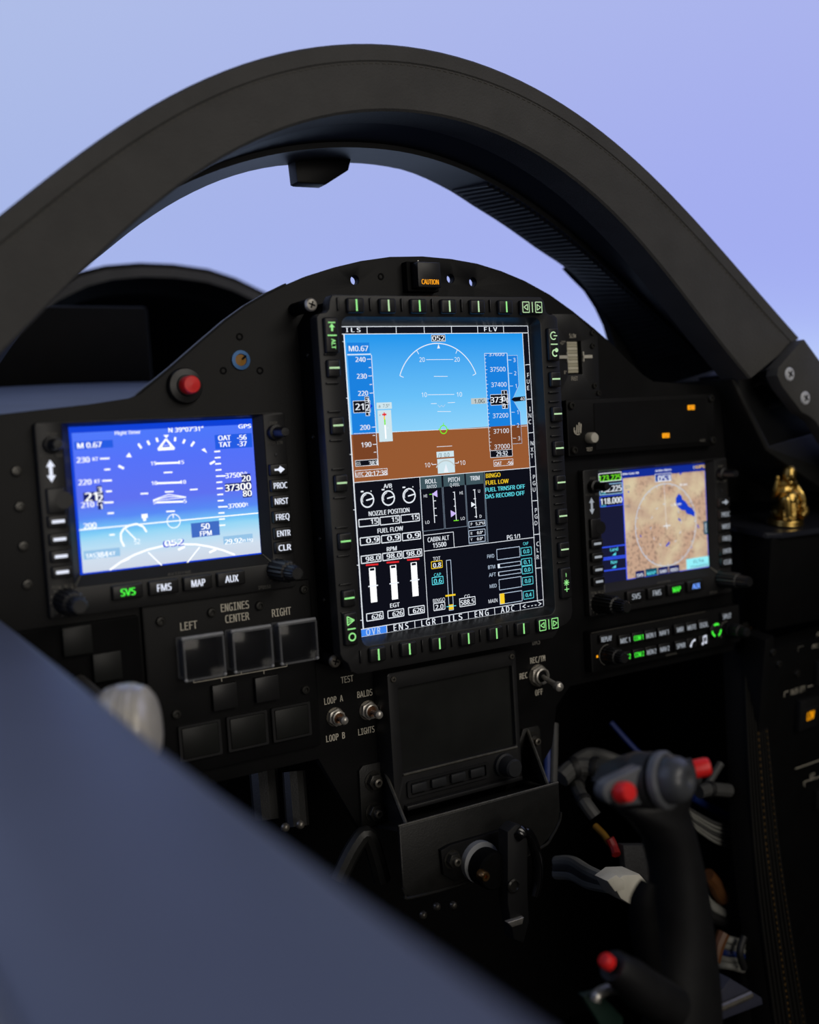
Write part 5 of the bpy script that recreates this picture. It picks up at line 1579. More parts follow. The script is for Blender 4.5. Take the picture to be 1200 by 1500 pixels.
# ---------------------------------------------------------------- blank standby display
def standby():
    t = thing('standby_display', 'switched-off square standby display with a blank dark screen below the central display', 'display', (0, 0, -0.178))
    obj('case', plate(rrect(-0.0548, 0.0530, -0.2255, -0.1300, 0.0022), [rrect(-0.0468, 0.0488, -0.2000, -0.1415, 0.0010)], -0.020, 0.0004, 0.0010), 'bezel_black', t)
    obj('blank_screen', G().box(-0.0470, 0.0490, -0.0165, -0.015, -0.2002, -0.1413), 'smoked_screen', t)
    obj('screen_lip', G().box(-0.0475, 0.0495, -0.0212, -0.0195, -0.2018, -0.2003, 0.0004, 1), 'edge_highlight', t)
    f = obj('button_tray', G().frame(rrect(-0.0455, 0.0225, -0.2175, -0.2062, 0.0018), rrect(-0.0430, 0.0200, -0.2160, -0.2076, 0.0012), -0.0220, -0.0195), 'bezel_black', t)
    for x in (-0.0362, -0.0200, -0.0038, 0.0124):
        obj('button', G().box(x - 0.0062, x + 0.0062, -0.0228, -0.0195, -0.2150, -0.2086, 0.0012, 2), 'dark_grey_plastic', t)
    obj('base_ledge', G().box(-0.0480, 0.0500, -0.0245, -0.0195, -0.2250, -0.2218, 0.0008, 2), 'bezel_black', t)
    g = G().lathe([(0.0086, 0), (0.0086, 0.003), (0.0072, 0.004), (0.0068, 0.013), (0.0056, 0.0145), (0, 0.0147)], (0.0365, -0.0200, -0.2115), (0, -1, 0), 28, cap=False)
    obj('knob', g, 'dark_grey_plastic', t)
    for x, z in ((-0.0505, -0.1345), (0.0487, -0.1345), (0.0485, -0.2200)):
        cross_screw(t, x, z, -0.0202, 0.0021, 'dark_steel')
standby()

# ---------------------------------------------------------------- folded tray bracket with bolts
def hexbolt(parent, x, z, y, r):
    g = G().lathe([(r * 1.35, 0), (r * 1.35, 0.0008)], (x, y, z), (0, -1, 0), 22)
    b = obj('bolt', g, 'screw_black', parent)
    g = G().prism([(x + r * 1.1 * math.cos(R(60 * k)), z + r * 1.1 * math.sin(R(60 * k))) for k in range(6)], y - 0.0048, y - 0.0008, 0.0005)
    obj('hex_head', g, 'screw_black', b)
    g = G().lathe([(r * 0.55, 0), (r * 0.55, 0.003), (r * 0.3, 0.0034), (r * 0.28, 0.001)], (x, y - 0.0046, z), (0, -1, 0), 16, cap=False)
    obj('stud_end', g, 'dark_steel', b)
def tray():
    t = thing('bracket_tray', 'folded black sheet-metal bracket bolted on below the standby display', 'bracket', (-0.01, 0, -0.225))
    F = -0.056
    zt, zb = -0.2215, -0.268
    xl, xr = -0.0745, 0.0560
    # flanges against the panel
    fl = [(-0.0712, -0.1975), (-0.0680, -0.1945), (-0.0545, -0.1945), (-0.0500, -0.1985), (-0.0400, -0.2380), (-0.0718, -0.2380)]
    obj('left_flange', G().prism(fl[::-1], -0.0022, 0.0004, 0.0005), 'black_paint', t)
    fl = [(0.0690, -0.1955), (0.0830, -0.1955), (0.0850, -0.1985), (0.0850, -0.2380), (0.0500, -0.2380)]
    obj('right_flange', G().prism(fl[::-1], -0.0022, 0.0004, 0.0005), 'black_paint', t)
    # gussets: triangular webs from panel to tray front
    for xb, xf, zk in ((-0.0520, -0.0665, -0.1990), (0.0735, 0.0500, -0.1975)):
        g = G()
        a, b, c = Vector((xb, -0.001, zk)), Vector((xf, F + 0.003, zt - 0.0005)), Vector((xb, -0.001, -0.236))
        d = Vector((0.0013, 0, 0))
        g.grid([[a - d, b - d], [a + d, b + d]])
        g.poly([a - d, b - d, c - d]); g.poly([a + d, c + d, b + d])
        g.poly([b - d, b + d, c + d, c - d])
        gs = obj('gusset', g, 'black_paint', t)
        obj('edge_highlight', G().tube([a + Vector((0, -0.0006, 0)), b + Vector((0, -0.0006, 0.0004))], 0.0012, seg=6, smooth=1), 'edge_highlight', gs)  # paler tube paints the light along the gusset's front edge
    # shelf and apron
    g = G()
    sh = [Vector((xl, F, zt)), Vector((xr, F, zt)), Vector((0.076, 0.0, -0.2385)), Vector((-0.060, 0.0, -0.2385))]
    g.poly(sh)
    g.poly([v + Vector((0, 0, -0.0022)) for v in sh][::-1])
    for i in range(4):
        a, b = sh[i], sh[(i + 1) % 4]
        dn = Vector((0, 0, -0.0022))
        g.poly([b, a, a + dn, b + dn])
    sf = obj('shelf', g, 'black_paint', t)
    obj('edge_highlight', G().tube([sh[0] + Vector((0, -0.0012, 0.0016)), sh[1] + Vector((0, -0.0012, 0.0016))], 0.0008, seg=6, smooth=1), 'edge_highlight', sf)  # paler tube paints a highlight along the shelf front
    ap = [(xl, zt + 0.0015), (xl, zb + 0.008), (xl + 0.0015, zb + 0.003), (xl + 0.006, zb), (-0.02, zb - 0.0012), (xr - 0.020, zb + 0.006), (xr - 0.009, zb + 0.012), (xr - 0.0015, zb + 0.021), (xr, zb + 0.027), (xr, zt + 0.0015)]
    a = obj('apron', G().prism(ap, F - 0.0022, F, 0.0008), 'black_paint', t)
    obj('apron_rim', G().tube([Vector((x, F - 0.0024, z)) for x, z in ap[1:-1]], 0.0011, seg=8, smooth=4), 'black_paint', a)
    hexbolt(t, -0.0607, -0.2065, -0.0022, 0.0052)
    hexbolt(t, -0.0618, -0.2280, -0.0022, 0.0052)
    hexbolt(t, 0.0768, -0.2052, -0.0022, 0.0046)
tray()
def latch():
    F = -0.0585
    t = thing('key_latch', 'round black key latch with a grey collar and brass centre on the bracket', 'latch', (-0.02, F, -0.255))
    q = [at(px, py, F - 0.003) for px, py in ((646, 1246), (660, 1238), (762, 1208), (776, 1216), (778, 1250), (764, 1262), (668, 1292), (650, 1282))]
    obj('mount_plate', G().prism([(p.x, p.z) for p in q], F - 0.003, F + 0.0003, 0.0006), 'panel_black', t)
    p = at(663, 1259, F - 0.004)
    hexbolt(t, p.x, p.z, F - 0.003, 0.0046)
    p = at(752, 1232, F - 0.004)
    hexbolt(t, p.x, p.z, F - 0.003, 0.0036)
    p = at(703, 1262, F - 0.005)
    g = G().lathe([(0.0138, 0), (0.0138, 0.0045), (0.0122, 0.0050)], (p.x, F - 0.003, p.z), (0, -1, 0), 32)
    obj('collar', g, 'grey_ring', t)
    p = at(716, 1272, F - 0.014)
    g = G().lathe([(0.0124, -0.008), (0.0124, 0.008), (0.0112, 0.0095), (0, 0.0098)], (p.x, F - 0.012, p.z), (0, -1, 0), 32, cap=False)
    obj('barrel', g, 'deep_black', t)
    p = at(711, 1284, F - 0.026)
    g = G().lathe([(0.0036, 0), (0.0036, 0.0045), (0.0028, 0.006), (0.0012, 0.006), (0.001, 0.003), (0, 0.003)], (p.x, F - 0.021, p.z), (0, -1, 0), 18, cap=False)
    obj('brass_core', g, 'brass', t)
latch()
def clasp():
    Y = -0.080
    c = at(765, 1290, Y)
    t = thing('shackle_clasp', 'black shackle clasp hanging in front of the bracket, right of the key latch', 'clasp', (c.x, Y, c.z))
    q = [at(px, py, Y) for px, py in ((736, 1215), (748, 1204), (762, 1208), (766, 1230), (766, 1300), (768, 1345), (760, 1378), (745, 1372), (736, 1320))]
    obj('body', G().prism([(p.x, p.z) for p in q], Y - 0.006, Y + 0.004, 0.0015), 'cable_black', t)
    s = [at(px, py, Y - 0.004) for px, py in ((760, 1222), (772, 1220), (782, 1238), (787, 1262), (787, 1290), (782, 1312))]
    obj('shackle', G().tube(s, 0.0037, seg=14, smooth=6), 'gloss_black', t)
    p = at(765, 1215, Y - 0.006)
    g = G().lathe([(0.0048, 0), (0.0054, 0.003), (0.0048, 0.006)], (p.x - 0.003, Y - 0.004, p.z), (0.5, -0.4, -0.7), 20)
    obj('ferrule', g, 'gloss_black', t)
    p = at(753, 1298, Y - 0.007)
    g = G().lathe([(0.0048, 0), (0.0048, 0.0012), (0.0036, 0.0018), (0.0030, 0.0006), (0, 0.0006)], (p.x, Y - 0.006, p.z), (0, -1, 0), 20, cap=False)
    obj('rivet', g, 'screw_black', t)
    q = [at(px, py, Y - 0.007) for px, py in ((741, 1350), (765, 1342), (763, 1352), (748, 1357))]
    obj('tab', G().prism([(p.x, p.z) for p in q], Y - 0.009, Y - 0.0055, 0.0004), 'steel', t)
clasp()

# ---------------------------------------------------------------- landing-gear lever wheel, far left
def gear_lever():
    c = at(187, 1066, -0.120)
    t = thing('gear_lever', 'wheel-shaped silver lever knob showing above the sill on the left', 'lever', c)
    ax = Vector((1.0, -0.62, 0.10)).normalized()
    K = 1.12
    prof = [(r * K, u * K) for r, u in ((0.0, -0.0125), (0.010, -0.0125), (0.0145, -0.0118), (0.0172, -0.0096), (0.0186, -0.0066), (0.0180, -0.0060), (0.0190, -0.0054), (0.0196, -0.001), (0.0189, 0.0), (0.0196, 0.001), (0.0192, 0.005), (0.0184, 0.0058), (0.0184, 0.0066), (0.0170, 0.0098), (0.014, 0.0120), (0.009, 0.0126), (0, 0.0126))]
    obj('wheel', G().lathe(prof, c, ax, 40, cap=False), 'knob_silver', t, angle=30)
    g = G().lathe([(0.0185, -0.0150), (0.0190, -0.0120), (0.0150, -0.0115)], c, ax, 32, cap=True)
    obj('side_cap', g, 'knob_amber', t)
    g = G().tube([c + Vector((0.0, 0.012, 0.0)), c + Vector((0.004, 0.06, 0.002)), c + Vector((0.006, 0.112, 0.004))], 0.004, seg=10)
    obj('lever_arm', g, 'dark_steel', t)
gear_lever()
# ---------------------------------------------------------------- right ledge and gold figurine
UP = Vector((0, math.sin(LEAN), math.cos(LEAN)))        # world up seen in the panel frame
def ledge():
    a = at(1150, 769, -0.010)
    t = thing('side_ledge', 'dark ledge at the right of the panel carrying the gold figurine', 'shelf', a, upright=True)
    m = None
    top = G()
    # local frame: x right, y forward, z up; origin under the figurine
    pts = [(-0.046, 0.030), (-0.044, -0.016), (-0.030, -0.024), (0.14, -0.030), (0.14, 0.06), (-0.02, 0.06)]
    g = G()
    b = [g.b.verts.new((x, y, 0.0)) for x, y in pts]
    c = [g.b.verts.new((x, y, -0.005)) for x, y in pts]
    g.b.faces.new(b); g.b.faces.new(c[::-1])
    for i in range(len(pts)):
        j = (i + 1) % len(pts)
        g.b.faces.new((b[i], c[i], c[j], b[j]))
    bmesh.ops.recalc_face_normals(g.b, faces=g.b.faces[:])
    bmesh.ops.bevel(g.b, geom=g.b.edges[:], offset=0.0012, segments=2, affect='EDGES')
    obj('shelf_top', g, 'ledge_paint', t)
    g = G().box(-0.040, 0.14, -0.020, 0.05, -0.085, -0.0045, 0.002)
    obj('apron', g, 'deep_black', t)
    return a
mat('ledge_paint', (40, 42, 50), 0.22, spec=0.6, noise=0.08, nscale=40)
LEDGE = ledge()

def figurine():
    a = LEDGE
    t = thing('figurine', 'small gold seated figurine with one knee raised, standing on the right ledge', 'figurine', a + UP * 0.0006, upright=True, extra=Matrix.Rotation(R(-22), 4, 'Z'))
    s = 0.053
    g = G()
    # round plinth
    g.lathe([(0.0, 0.0), (0.0150, 0.0), (0.0156, 0.0010), (0.0150, 0.0024), (0.0154, 0.0036), (0.0146, 0.0050), (0.0, 0.0052)], (0, 0, 0), (0, 0, 1), 36, cap=False)
    obj('plinth', g, 'gold', t, angle=50)
    g = G()
    g.ball((0.0005, 0.0015, 0.0115), 0.0118, (1.10, 0.85, 0.75))               # hips and robe
    g.ball((0.0012, -0.0020, 0.0225), 0.0086, (1.0, 0.95, 1.05))               # belly
    g.ball((-0.0004, 0.0020, 0.0290), 0.0088, (1.10, 0.75, 0.95))              # chest
    g.ball((0.0000, -0.0005, 0.0438), 0.0068, (0.98, 1.02, 1.30), seg=24, ring=16)   # head
    g.ball((0.0000, 0.0005, 0.0508), 0.0030, (1, 1, 0.55))                     # crown
    g.ball((0.0000, -0.0076, 0.0428), 0.0013, (0.8, 1, 1.3), seg=8, ring=6)    # nose
    for k in (-1, 1):
        g.ball((k * 0.0028, -0.0054, 0.0408), 0.0018, (1, 0.7, 0.9), seg=10, ring=6)   # cheeks
        g.ball((k * 0.0060, 0.0000, 0.0420), 0.0012, (0.6, 1, 2.4), seg=8, ring=6)     # long ears
    g.ball((0.0000, -0.0054, 0.0374), 0.0022, (1.1, 0.8, 0.7), seg=10, ring=6)          # chin
    g.ball((0.0000, -0.0056, 0.0464), 0.0028, (1.3, 0.5, 0.35), seg=10, ring=6)         # brow
    g.tube([(-0.0070, 0.002, 0.0345), (0.0, 0.0, 0.0365), (0.0070, 0.002, 0.0345)], 0.0046, seg=12, smooth=4)   # shoulders
    # knee raised on the left of the picture, folded leg on the right
    g.tube([(-0.0050, 0.000, 0.0100), (-0.0066, -0.0070, 0.0205), (-0.0058, -0.0098, 0.0236), (-0.0046, -0.0108, 0.0165), (-0.0036, -0.0112, 0.0080)], 0.0046, seg=12, smooth=5, radii=[0.0056, 0.0050, 0.0040, 0.0039, 0.0036])
    g.ball((-0.0032, -0.0132, 0.0066), 0.0034, (0.9, 1.3, 0.6), seg=10, ring=6)
    g.tube([(0.0060, 0.0, 0.0100), (0.0122, -0.0040, 0.0150), (0.0120, -0.0090, 0.0120), (0.0070, -0.0125, 0.0090)], 0.0048, seg=12, smooth=5, radii=[0.0058, 0.0050, 0.0044, 0.0034])
    # one arm raised beside the head, the other resting on the folded knee
    g.tube([(-0.0082, 0.0020, 0.0335), (-0.0118, 0.0005, 0.0255), (-0.0128, -0.0025, 0.0300), (-0.0116, -0.0030, 0.0385)], 0.0034, seg=10, smooth=5, radii=[0.0038, 0.0033, 0.0028, 0.0022])
    g.ball((-0.0116, -0.0030, 0.0408), 0.0024, (0.9, 1, 1.35), seg=10, ring=6)
    g.tube([(0.0080, 0.0020, 0.0335), (0.0122, -0.0010, 0.0270), (0.0126, -0.0055, 0.0215), (0.0112, -0.0085, 0.0185)], 0.0034, seg=10, smooth=5, radii=[0.0036, 0.0032, 0.0028, 0.0024])
    g.ball((0.0106, -0.0092, 0.0176), 0.0025, (1.2, 1, 0.8), seg=10, ring=6)
    for k in range(7):                                                          # robe folds
        x = -0.0085 + k * 0.0017
        g.tube([(x + 0.001, -0.0085, 0.0215), (x + 0.0005, -0.0118, 0.0130), (x, -0.0128, 0.0055)], 0.00075, seg=6, smooth=3)
    for k in range(4):
        g.tube([(0.0088, -0.0005 - k * 0.001, 0.0310 - k * 0.0016), (0.0060, -0.0070, 0.0265 - k * 0.0025), (0.0060, -0.0092, 0.0200 - k * 0.0020)], 0.0006, seg=6, smooth=3)
    o = obj('figure', g, 'gold', t, angle=70)
    rm = o.modifiers.new('fuse', 'REMESH')
    rm.mode = 'VOXEL'
    rm.voxel_size = 0.00034
    rm.use_smooth_shade = True
figurine()

# ---------------------------------------------------------------- right side console
def console():
    a = at(1128, 950, -0.030)
    tilt = Matrix.Rotation(R(8), 4, 'X') @ Matrix.Rotation(R(4), 4, 'Z')
    t = thing('side_console', 'black console at the right edge with an amber LOW light', 'console', a, extra=tilt)
    # local frame: origin top left corner, face looks to -y
    inv = (Matrix.Translation(a) @ tilt).inverted()
    nrm = tilt @ Vector((0, 1, 0))
    def on(px, py, off=0.0):
        d = CAM_R * ((px - 600) / FPX) + CAM_D * ((py - 750) / FPX) + CAM_F
        p0 = a + nrm * off
        k = (p0 - CAM_POS).dot(nrm) / d.dot(nrm)
        v = inv @ (CAM_POS + d * k)
        return (v.x, v.z)
    c0, c1 = on(1122, 938), on(1167, 1222)
    obj('face', plate([(c0[0], c0[1]), (c0[0] + 0.011, c0[1] + 0.002), (c0[0] + 0.013, c0[1] - 0.010), (c0[0] + 0.2, c0[1] - 0.010), (c0[0] + 0.2, -0.42), (c0[0] + 0.002, -0.42), (c0[0] - 0.0005, c0[1] - 0.014)], [], 0.0, 0.02, 0.001), 'panel_black', t)
    k = Ink(-0.0002, on)
    P = 'print_white'
    k.text(P, 'PRI-SUP', 1199, 945, 6, wm=0.0180)
    k.text(P, 'FUEL', 1203, 928, 6, wm=0.0120)
    k.path('print_grey', [(1169, 954), (1169, 948), (1177, 946)], 0.0006)
    k.text(P, 'MAIN QTY', 1169, 1011, 8, wm=0.0205)
    k.path(P, [(1149, 1021), (1149, 1014), (1155, 1012)], 0.0007)
    k.path(P, [(1183, 1006), (1203, 1000)], 0.0007)
    k.line(P, 1165, 1126, 1202, 1113, 0.0009)
    k.text(P, 'RT', 1190, 1137, 8, wm=0.0070)
    k.path(P, [(1178, 1152), (1178, 1145), (1203, 1137)], 0.0008)
    k.build(t, {'print_white': 'lettering', 'print_grey': 'faint_lettering'})
    x, z = on(1178, 1044)
    b = obj('fuel_light', G().box(x - 0.0140, x + 0.0140, -0.0060, 0.001, z - 0.0130, z + 0.0150, 0.001), 'button_black', t)
    obj('lens_divider', G().box(x - 0.0095, x + 0.0095, -0.0066, -0.0058, z + 0.0058, z + 0.0066), 'dark_grey_plastic', b)
    k = Ink(-0.0063)
    k.text('lit_amber', 'LOW', x + 0.0008, z - 0.0006, 0.0080, wm=0.0100, bold=0.02)
    k.build(b, {'lit_amber': 'lettering'})
    x, z = on(1200, 985)
    obj('square_button', G().box(x - 0.0085, x + 0.0085, -0.0050, 0.001, z - 0.010, z + 0.012, 0.001), 'button_black', t)
    x, z = on(1200, 1165)
    obj('square_button', G().box(x - 0.0095, x + 0.0085, -0.0050, 0.001, z - 0.010, z + 0.008, 0.001), 'button_black', t)
    for px, py in ((1131, 955), (1167, 986), (1140, 972)):
        x, z = on(px, py)
        screw(t, x, z, 0.0, 0.0030)
    x, z = on(1202, 1022)
    obj('dial', G().lathe([(0.0085, 0), (0.0085, 0.004), (0.0070, 0.0046), (0.0066, 0.0040), (0, 0.0040)], (x + 0.010, 0.0, z), (0, -1, 0), 24, cap=False), 'cable_blue', t)
console()

# ---------------------------------------------------------------- ribbed carbon post between panel and console
def post():
    a, b = at(1083, 912, 0.004), at(1098, 1240, -0.034)
    b2 = at(1136, 1560, -0.064)
    t = thing('carbon_post', 'ribbed black carbon-fibre post with gold thread lines, left of the console', 'post', a)
    g = G()
    w = 0.036
    rows = []
    for p, ww in ((a, 0.020), (b, 0.032), (b2, 0.040)):
        rows.append([p, p + Vector((0.002, -0.003, 0)), p + Vector((ww - 0.002, -0.003, 0)), p + Vector((ww, 0, 0)), p + Vector((ww, 0.02, 0)), p + Vector((0, 0.02, 0))])
    g.grid(rows, close=True)
    obj('core', g, 'carbon', t)
    for k in range(8):
        f = (k + 0.5) / 8
        pts = [p + Vector((ww * f, -0.0032, 0)) for p, ww in ((a, 0.020), (b, 0.032), (b2, 0.040))]
        obj('rib', G().tube(pts, 0.0013, seg=6, smooth=6), 'carbon', t)
    for k, f in enumerate((0.46, 0.86)):
        g = G()
        n = 70
        for j in range(n):
            u = j / n * 2
            p, q, w0, w1 = (a, b, 0.020, 0.032) if u < 1 else (b, b2, 0.032, 0.040)
            u2 = u % 1.0
            c = p.lerp(q, u2) + Vector(((w0 + (w1 - w0) * u2) * f, -0.0046, 0))
            g.ball(c, 0.0007 if k == 0 else 0.0005, (0.7, 1, 1.9), seg=6, ring=4)
        obj('gold_thread', g, 'gold_stitch', t, kind='stuff')
post()

# ---------------------------------------------------------------- control stick
def stick():
    Y = -0.210
    base = at(1000, 1490, Y)
    t = thing('control_stick', 'dark control stick grip with three red buttons and a grey domed head', 'control stick', base)
    A = lambda px, py, y=Y: at(px, py, y)
    # grip: lofted oval sections following the photo's outline
    secs = [((898, 1003), 1182, 0.024), ((926, 1008), 1204, 0.025), ((950, 1013), 1232, 0.025), ((960, 1022), 1275, 0.026), ((965, 1032), 1340, 0.027), ((963, 1040), 1400, 0.028), ((955, 1045), 1450, 0.030), ((950, 1048), 1530, 0.031)]
    rows = []
    for (x0, x1), py, dep in secs:
        p, q = A(x0, py), A(x1, py)
        c, rx = (p + q) / 2, (q - p).length / 2
        ux = (q - p).normalized()
        rows.append([c + ux * (rx * math.cos(2 * math.pi * k / 28)) + Vector((0, 1, 0)) * (dep * 0.62 * math.sin(2 * math.pi * k / 28)) for k in range(28)])
    # neck leading up into the head
    p, q = A(938, 1150), A(1006, 1150)
    c = (p + q) / 2
    rows.insert(0, [c + (q - p).normalized() * ((q - p).length / 2 * math.cos(2 * math.pi * k / 28)) + Vector((0, 0.015 * math.sin(2 * math.pi * k / 28), 0)) for k in range(28)])
    g = G().grid(rows, close=True)
    g.b.verts.ensure_lookup_table()
    g.b.faces.new([g.b.verts[i] for i in range(28)])
    obj('grip', g, 'grip_rubber', t, angle=80)
    # head: flat grey paddle with the domed hat on its right
    q = [A(px, py, Y - 0.004) for px, py in ((892, 1152), (906, 1130), (930, 1117), (958, 1108), (985, 1110), (1000, 1130), (1000, 1160), (988, 1172), (960, 1178), (915, 1178), (898, 1172))]
    obj('head_body', G().prism([(p.x, p.z) for p in q], Y - 0.014, Y + 0.010, 0.0035, 3), 'grip_rubber', t)
    q = [A(px, py, Y - 0.019) for px, py in ((884, 1160), (887, 1151), (895, 1144), (906, 1139), (942, 1122), (968, 1130), (968, 1176), (940, 1179), (905, 1182), (891, 1176), (885, 1168))]
    obj('head_plate', G().prism([(p.x, p.z) for p in q], Y - 0.019, Y - 0.012, 0.0012, 3), 'grey_plastic', t)
    c = A(962, 1143, Y - 0.018)
    ax = Vector((0.34, -1.0, 0.20)).normalized()
    g = G().lathe([(0.0146, -0.010), (0.0150, -0.002), (0.0144, 0.0)], c, ax, 40, cap=True)
    hc = obj('hat_base', g, 'dark_grey_plastic', t)
    g = G().lathe([(0.0134, 0.0), (0.0134, 0.0022)], c, ax, 40, cap=True)
    obj('groove', g, 'deep_black', hc)
    g = G().lathe([(0.0142, 0.0020), (0.0152, 0.0030), (0.0152, 0.0062), (0.0142, 0.0074), (0.0130, 0.0076), (0.0124, 0.0064)], c, ax, 40, cap=True)
    obj('hat_collar', g, 'grey_plastic', t)
    g = G().lathe([(0.0122, 0.005), (0.0126, 0.0105), (0.0120, 0.0140), (0.0102, 0.0172), (0.0074, 0.0192), (0.0050, 0.0196), (0.0034, 0.0190), (0.0022, 0.0180), (0, 0.0176)], c, ax, 40, cap=False)
    obj('domed_hat', g, 'hat_grey', t, angle=60)
    def red(px, py, y, r, L, d, parent):
        p = A(px, py, y)
        g = G().lathe([(r * 1.25, -0.004), (r * 1.25, 0.0)], p, d, 20)
        b = obj('button_base', g, 'dark_grey_plastic', parent)
        g = G().lathe([(r, 0), (r, L * 0.8), (r * 0.86, L), (0, L * 1.02)], p, d, 14, cap=False)
        obj('red_button', g, 'red_plastic', parent, angle=40)
    red(908, 1161, Y - 0.0195, 0.0054, 0.0075, Vector((0.05, -1, 0.30)).normalized(), t)
    red(1016, 1127, Y - 0.012, 0.0052, 0.0090, Vector((0.85, -0.55, 0.15)).normalized(), t)
    p0, p1 = A(1002, 1140, Y - 0.008), A(1022, 1140, Y - 0.010)
    obj('button_arm', G().tube([p0, p1], 0.0045, seg=12, smooth=1), 'dark_grey_plastic', t)
    # lower lever with the red tip
    s = [A(px, py, Y - 0.016) for px, py in ((897, 1414), (920, 1430), (950, 1455), (985, 1476))]
    obj('thumb_lever', G().tube(s, 0.011, seg=16, smooth=5, radii=[0.0080, 0.0105, 0.0120, 0.0120]), 'grip_rubber', t)
    d = (s[0] - s[1]).normalized()
    g = G().lathe([(0.0042, 0.006), (0.0042, 0.010), (0.0030, 0.0115), (0, 0.0118)], s[0] - d * 0.0035, d, 16, cap=False)
    obj('red_button', g, 'red_plastic', t)
    # trigger guard in front of the grip
    s = [A(px, py, Y - 0.010) for px, py in ((950, 1292), (942, 1320), (944, 1360), (950, 1400), (958, 1425))]
    obj('trigger_guard', G().tube(s, 0.006, seg=12, smooth=5, radii=[0.004, 0.007, 0.008, 0.007, 0.005]), 'deep_black', t)
    # foot plate
    q = [A(px, py, Y + 0.02) for px, py in ((1000, 1500), (1040, 1440), (1052, 1424), (1098, 1452), (1100, 1462), (1036, 1486))]
    obj('foot_plate', G().prism([(p.x, p.z) for p in q], Y + 0.010, Y + 0.03, 0.001), 'foot_paint', t)
    obj('foot_edge', G().tube([A(1034, 1486, Y + 0.008), A(1100, 1457, Y + 0.008)], 0.0022, seg=8, smooth=1), 'dark_steel', t)
mat('hat_grey', (72, 74, 78), 0.32, spec=0.5, noise=0.12, nscale=120)
mat('foot_paint', (48, 50, 64), 0.5, spec=0.4, noise=0.1, nscale=60)
stick()
def stick_boot():
    Y = -0.20
    t = thing('hook_bracket', 'small bright metal hook on a green board at the foot of the stick', 'bracket', at(890, 1470, Y))
    s = [at(px, py, Y) for px, py in ((872, 1466), (876, 1456), (890, 1449), (904, 1448))]
    obj('hook', G().tube(s, 0.0032, seg=10, smooth=5), 'steel', t)
    q = [at(px, py, Y + 0.004) for px, py in ((852, 1458), (876, 1452), (912, 1490), (910, 1520), (890, 1520))]
    obj('board', G().prism([(p.x, p.z) for p in q], Y + 0.003, Y + 0.007, 0.0005), 'green_board', t)
stick_boot()

# ---------------------------------------------------------------- cables in the footwell
mat('cable_red', (128, 18, 18), 0.5, noise=0.1, nscale=100)
def cable(name, label, pts, r, m, group=None, ties=(), seg=10, org=None):
    P = [at(*p) for p in pts]
    c = P[len(P) // 2]
    t = thing(name, label, 'cable', c, group=group)
    obj('sheath', G().tube(P, r, seg=seg, smooth=6), m, t)
    for i in ties:
        d = (P[min(i + 1, len(P) - 1)] - P[max(i - 1, 0)]).normalized()
        obj('cable_tie', G().lathe([(r * 1.12, -r * 0.35), (r * 1.2, 0), (r * 1.12, r * 0.35)], P[i], d, 14), 'cable_black', t)
    return t
cable('sleeved_cable', 'grey sleeved cable with black ties arching behind the stick head', [(822, 1140, 0.03), (842, 1124, 0.03), (872, 1124, 0.02), (905, 1130, 0.0), (950, 1138, -0.02)], 0.0075, 'cable_grey', ties=(1, 2, 3))
cable('sleeved_cable', 'second grey sleeved cable curving down left of the stick', [(852, 1132, 0.04), (846, 1150, 0.03), (855, 1172, 0.01), (872, 1196, 0.0)], 0.0055, 'cable_grey', ties=(1, 2))
cable('sleeved_cable', 'upper dark sleeved cable above the stick head', [(838, 1120, 0.06), (862, 1106, 0.06), (890, 1110, 0.05), (930, 1128, 0.04)], 0.0060, 'cable_grey')
cable('blue_wire', 'thin blue wire running down to the stick head', [(895, 1058, 0.10), (918, 1084, 0.09), (945, 1112, 0.08)], 0.0022, 'cable_blue')
cable('pipe', 'grey vertical pipe at the right edge of the bracket', [(813, 1060, 0.03), (812, 1110, 0.02), (811, 1148, 0.01)], 0.0030, 'cable_grey')
cable('pipe', 'blue vertical pipe beside the grey one', [(803, 1040, 0.06), (803, 1090, 0.05), (803, 1146, 0.04)], 0.0035, 'cable_blue')
for j in range(6):
    o = j * 4.0
    cable('white_wire', ('topmost', 'second', 'third', 'fourth', 'fifth', 'lowest')[j] + ' white wire of the fan right of the stick',
          [(996 - j, 1176 + o * 0.9, 0.0 - j * 0.002), (1022, 1192 + o * 1.2, 0.0), (1052, 1207 + o * 1.4, 0.0), (1085, 1212 + o * 1.6, 0.01)], 0.0011, 'cable_white' if j % 3 else 'cable_grey', group='white wires fanned right of the stick')
cable('blue_wire', 'blue wire above the white wire fan', [(1015, 1168, 0.03), (1045, 1185, 0.03), (1085, 1205, 0.03)], 0.0034, 'cable_blue')
cable('grey_lead', 'short grey lead with a flat end right of the stick head', [(1024, 1160, -0.01), (1040, 1156, -0.01), (1068, 1158, -0.01)], 0.0058, 'cable_grey', ties=(1,))
cable('grey_lead', 'thin grey lead slanting up right of the stick head', [(1030, 1160, 0.0), (1042, 1140, 0.0), (1056, 1118, 0.0)], 0.0034, 'cable_grey')
for j, (m, nm) in enumerate((('cable_white', 'white'), ('cable_grey', 'grey'), ('cable_white', 'lower white'))):
    cable('loom_wire', nm + ' wire in the tied loom leading to the white connector', [(815, 1262 + j * 9, 0.0), (838, 1262 + j * 10, -0.02), (862, 1276 + j * 9, -0.05), (892, 1290 + j * 5, -0.08)], 0.0042, m, group='wires in the tied loom')
cable('yellow_wire', 'yellow wire with a red end left of the grip', [(872, 1210, 0.0), (884, 1222, -0.01), (894, 1236, -0.02)], 0.0026, 'cable_yellow')
cable('red_wire', 'short red wire end beside the yellow wire', [(893, 1228, -0.022), (899, 1240, -0.025), (903, 1252, -0.03)], 0.0036, 'cable_red')
